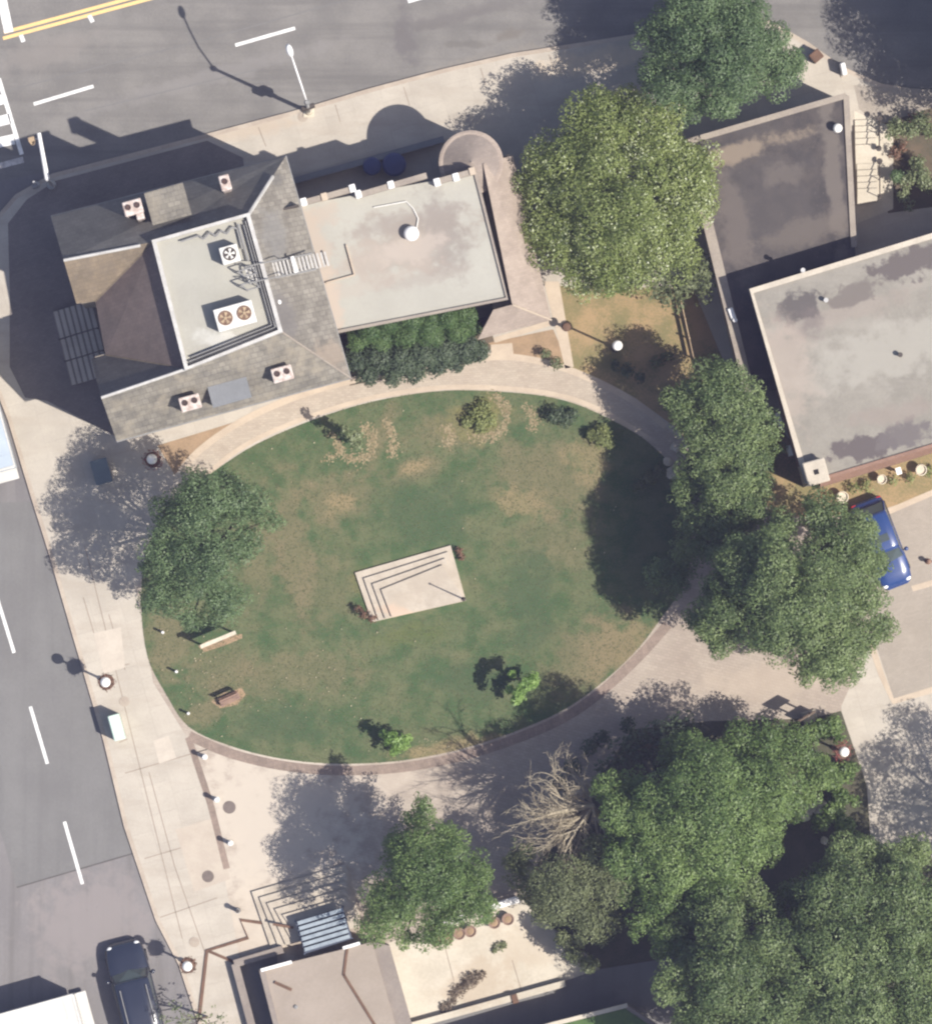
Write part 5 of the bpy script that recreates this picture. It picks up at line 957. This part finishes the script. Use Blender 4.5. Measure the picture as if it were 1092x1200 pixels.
# bare tree
def bare_tree():
    b = W(697, 962, B); t = thing('dead_tree', 'bare dead tree with pale branches fanning west over the plaza edge', 'tree', b, group=GT)
    rs = random.Random(11); top = W(694, 944, 6.6)
    mb = MB(); mb.tube([b - Vector((0, 0, .1)), b.lerp(top, .5) + Vector((.1, .05, 0)), top], [.22, .17, .13], 8); mb.build('trunk', K['deadbark'], t, True)
    mb = MB()
    def grow(p, d, ln, r, lv):
        pts = [p]; rad = [r]; n = 4
        for i in range(n):
            d = (d + Vector((rs.gauss(0, .16), rs.gauss(0, .16), rs.gauss(.02, .12)))).normalized(); p = p + d * ln / n; pts.append(p); rad.append(r * (1 - .6 * (i + 1) / n))
        mb.tube(pts, rad, 5 if lv else 6, False)
        if lv < 3:
            for k in range((6, 5, 3)[lv]):
                i = rs.randint(1, n); a = rs.choice((-1, 1)) * rs.uniform(.3, .85); dd = Matrix.Rotation(a, 3, 'Z') @ d; dd.z += rs.uniform(-.15, .35)
                grow(pts[i], dd.normalized(), ln * rs.uniform(.38, .58), max(rad[i] * .62, .010), lv + 1)
    for tgt, z in (((690, 893), 7.4), ((660, 895), 7.6), ((630, 915), 7.4), ((618, 950), 7.0), ((620, 985), 6.8), ((645, 1008), 6.6), ((670, 1005), 6.6), ((635, 938), 8.2), ((668, 918), 8.2), ((690, 1005), 6.4), ((650, 962), 8.0), ((626, 968), 7.4), ((640, 1014), 7.2), ((656, 1016), 7.4), ((616, 962), 7.0), ((678, 1010), 7.4), ((636, 996), 7.8)):
        e = W(*tgt, z); d = e - top; grow(top - Vector((0, 0, rs.uniform(0, .7))), d.normalized(), d.length * .84, .095, 0)
    mb.build('branches', K['deadbark'], t)
bare_tree()
GS = 'shrubs and saplings'
shrub('climbing_ivy', 'bright green ivy over the south wall top of the annex', [(432, 385, 15, 5.4), (455, 378, 13, 6), (480, 374, 15, 6.4), (505, 378, 14, 5.8), (525, 372, 13, 6), (548, 370, 13, 5.6), (420, 398, 14, 4.4), (445, 396, 15, 4.2), (475, 392, 16, 4.4), (505, 392, 16, 4.4), (535, 388, 15, 4.4), (555, 384, 11, 4.2)], 'ivy', .17, 20, GS, 'ivy')
t = tree('hedge', 'dark green yew hedge between the annex wall and the curved path', (490, 415), [(420, 418, 16, 2.4), (445, 416, 20, 2.6), (430, 438, 15, 1.6), (470, 420, 20, 2.7), (460, 440, 15, 1.5), (495, 414, 20, 2.7), (485, 434, 16, 1.6), (520, 410, 20, 2.6), (512, 430, 14, 1.4), (545, 408, 17, 2.4), (560, 412, 15, 2), (535, 426, 12, 1.4), (405, 432, 9, 1.3), (425, 425, 18, 1), (455, 428, 18, 1), (485, 422, 18, 1), (515, 418, 17, 1), (545, 414, 16, 1), (420, 400, 16, 2), (450, 400, 18, 2), (480, 398, 18, 2), (510, 396, 18, 2), (540, 394, 16, 2)], 'hedge', .15, 22, 0, 3.2, GS, 'hedge', crown='foliage', sub=(.35, .55))
shrub('sapling', 'bright lime sapling casting shade at the lawn south edge', [(620, 800, 10, 3.2), (607, 814, 10, 3.2), (613, 806, 9, 3.4), (627, 794, 7, 3), (603, 822, 6, 2.8), (598, 808, 6, 2.6), (600, 790, 5, 2.4)], 'lime', .2, 20, GS, 'sapling', trunk=.04)
shrub('sapling', 'low bright green sapling near the lowest point of the lawn border', [(458, 866, 11, 2.2), (470, 872, 11, 2), (478, 866, 7, 1.8), (462, 880, 7, 1.6), (448, 860, 5, 1.8)], 'lime', .18, 16, GS, 'sapling', trunk=.04)
shrub('sapling', 'thin sapling in a bare soil ring at the north lawn edge', [(414, 512, 8, 3), (418, 520, 8, 2.4), (408, 508, 5, 3.4), (420, 510, 6, 2.8), (404, 503, 6, 3.4)], 'pale', .16, 18, GS, 'sapling', trunk=.04)
shrub('bush', 'round yellow green bush by the path at the lawn northeast', [(703, 512, 14, .7), (694, 510, 9, .6), (712, 518, 9, .6), (706, 502, 9, .6)], 'olive', .14, 26, GS)
shrub('ornamental_grass', 'pale olive grass clump in a soil ring at the lawn top', [(560, 488, 14, .5), (572, 492, 11, .45), (548, 492, 10, .4), (562, 500, 10, .4), (566, 476, 10, .4)], 'olive', .16, 20, GS, 'grass clump')
for xs, lb in ((((650, 486, 12, .8), (662, 492, 11, .8), (672, 486, 9, .7)), 'dark shrub cluster standing in for a shadow at the lawn northeast corner'), (((640, 415, 8, .7), (652, 425, 9, .8)), 'small dark shrub beside the pale path slab'), (((735, 435, 10, .8), (720, 428, 8, .7), (750, 442, 8, .7)), 'dark shrub in the dry garden below the white globe lamp'), (((770, 425, 9, .6), (782, 418, 8, .6)), 'low brownish shrub in the dry garden near the fence'),  # the first cluster is dark foliage in place of a shadow
                 (((760, 560, 10, .7), (770, 552, 8, .6), (748, 570, 8, .6)), 'pale shrub in the tree shade at the lawn east edge')):
    shrub('bush', lb, [tuple(q) for q in xs], 'dull' if 'pale' in lb or 'brownish' in lb else 'hedge', .15, 22, GS)
shrub('bush', 'dark red flowering bush at the southwest corner of the stone platform', [(426, 719, 7, .9), (437, 725, 6, .8), (420, 713, 5, .7)], 'rust', .13, 26, GS)
shrub('bush', 'small rusty bush at the northeast corner of the stone platform', [(539, 646, 6, .5), (541, 653, 5, .4)], 'rust', .13, 26, GS)
for x, y, r, lb in ((552, 1148, 12, 'spreading brown dry shrub in the middle of the concrete terrace'), (536, 1162, 9, 'smaller brown dry shrub left on the concrete terrace'), (524, 1178, 8, 'small brown dry shrub near the capped terrace wall'), (584, 1110, 7, 'small olive weed near the terrace joint')):
    shrub('dry_shrub', lb, [(x, y, r, .25), (x + r * .9, y - r * .4, r * .7, .22), (x - r * .6, y + r * .5, r * .7, .22)], 'dull' if 'olive' in lb else 'dry', .13, 18, GS)
shrub('bush', 'loose pale green shrub with rusty tips upper of two east of the garden steps', [(1050, 148, 14, 1.4), (1066, 152, 13, 1.4), (1080, 142, 13, 1.5), (1042, 160, 8, 1), (1090, 155, 12, 1.4)], 'pale', .17, 11, GS, fill=.8)
shrub('bush', 'loose pale green shrub lower of two east of the garden steps', [(1062, 212, 13, 1.4), (1078, 206, 14, 1.5), (1058, 230, 11, 1), (1086, 216, 12, 1.4), (1074, 190, 11, 1.2), (1064, 240, 8, .9)], 'pale', .17, 11, GS, fill=.8)
shrub('topiary', 'round clipped topiary at the edge of the lower garden step', [(1050, 207, 9, 1.5), (1049, 206, 8, 1.6)], 'oak2', .12, 34, GS, 'topiary', trunk=.04)
shrub('rust_shrub', 'rusty red low shrub between the two pale shrubs by the garden steps', [(1048, 180, 9, .6), (1058, 172, 7, .6), (1068, 138, 6, .6)], 'rust', .15, 22, GS)
shrub('bush', 'bushy green shrub under the sign at the walkway corner', [(975, 850, 14, 1.2), (960, 855, 14, 1.3), (982, 866, 10, 1), (990, 905, 14, 1.2), (975, 915, 14, 1.3), (1000, 900, 9, .9), (965, 893, 10, 1.2), (985, 935, 12, 1.1), (1000, 940, 9, .9), (975, 950, 14, 2.4), (990, 968, 14, 2.4), (960, 965, 12, 2), (1002, 985, 12, 2.2)], 'bright', .18, 16, GS)
shrub('bush', 'mixed low shrubs in the bed along the hall wall', [(1000, 572, 9, .5), (1015, 568, 9, .5), (1045, 562, 8, .5), (1065, 560, 8, .5), (970, 580, 8, .6), (1088, 552, 9, .5)], 'olive', .14, 16, GS)
shrub('bush', 'dull bushes added to cast dappled shade at the east end of the concrete terrace', [(672, 1118, 13, 3), (690, 1130, 13, 3.2), (660, 1100, 12, 3), (680, 1100, 12, 3)], 'dull', .17, 16, GS)  # bushes added for the shade they throw on the terrace
shrub('bush', 'dark shrubs at the foot of the dead tree', [(670, 900, 12, 1), (690, 875, 12, 1), (655, 920, 12, 1), (735, 850, 11, .9), (705, 865, 11, .9)], 'hedge', .18, 15, GS)

# ================================================================== LIGHT, SKY, CAMERA
EL = R(55.0); sd = Vector((.91, -.415, 0)).normalized()
sv = Vector((sd.x * math.cos(EL), sd.y * math.cos(EL), math.sin(EL)))
sl = bpy.data.lights.new('sun', 'SUN'); sl.energy = 4.2; sl.angle = R(.5); sl.color = (1, .95, .87)
so = bpy.data.objects.new('sun', sl); COL.objects.link(so); so.rotation_euler = sv.to_track_quat('Z', 'Y').to_euler(); so.location = sv * 100
wd = bpy.data.worlds.new('World'); SC.world = wd; wd.use_nodes = True; nt = wd.node_tree
sk = nt.nodes.new('ShaderNodeTexSky'); sk.sky_type = 'NISHITA'; sk.sun_disc = False; sk.sun_elevation = EL
sk.sun_rotation = math.atan2(sd.x, sd.y); sk.air_density = 1.0; sk.dust_density = 2.0; sk.ozone_density = 1.0
bg = nt.nodes['Background']; bg.inputs['Strength'].default_value = .085; nt.links.new(sk.outputs[0], bg.inputs[0])
cm = bpy.data.cameras.new('camera'); co = bpy.data.objects.new('camera', cm); COL.objects.link(co); SC.camera = co
co.location = (N0[0], N0[1], H); co.rotation_euler = (0, 0, 0)
cm.sensor_fit = 'VERTICAL'; cm.sensor_height = 36; hh = 1200 / S; cm.lens = H * 36 / hh
cm.shift_x = (0 - N0[0]) / hh; cm.shift_y = (0 - N0[1]) / hh; cm.clip_start = 1; cm.clip_end = 3000
vs = SC.view_settings; vs.view_transform = 'Standard'; vs.look = 'None'; vs.gamma = 1; vs.use_curve_mapping = False; vs.exposure = .83
SC.cycles.pixel_filter_type = 'BLACKMAN_HARRIS'; SC.cycles.filter_width = 2.3
SC.cycles.max_bounces = 6; SC.cycles.use_denoising = True
hz = MB(); hz.box(-415, -415, -1.5, 415, 415, H + 12); hm = bpy.data.materials.new('haze_air'); hm.use_nodes = True; ht = hm.node_tree; ht.nodes.clear()
ho = ht.nodes.new('ShaderNodeOutputMaterial'); hv_ = ht.nodes.new('ShaderNodeVolumePrincipled'); hv_.inputs['Color'].default_value = (.62, .60, 1.0, 1); hv_.inputs['Density'].default_value = .000105; hv_.inputs['Anisotropy'].default_value = 0
ht.links.new(hv_.outputs[0], ho.inputs['Volume']); hb = struct(hz.build('haze', hm), 'stuff'); tag(hb, 'thin pale summer haze over the whole square', 'haze')
for o in SC.objects:
    for k in ('_w', '_local'):
        if k in o: del o[k]
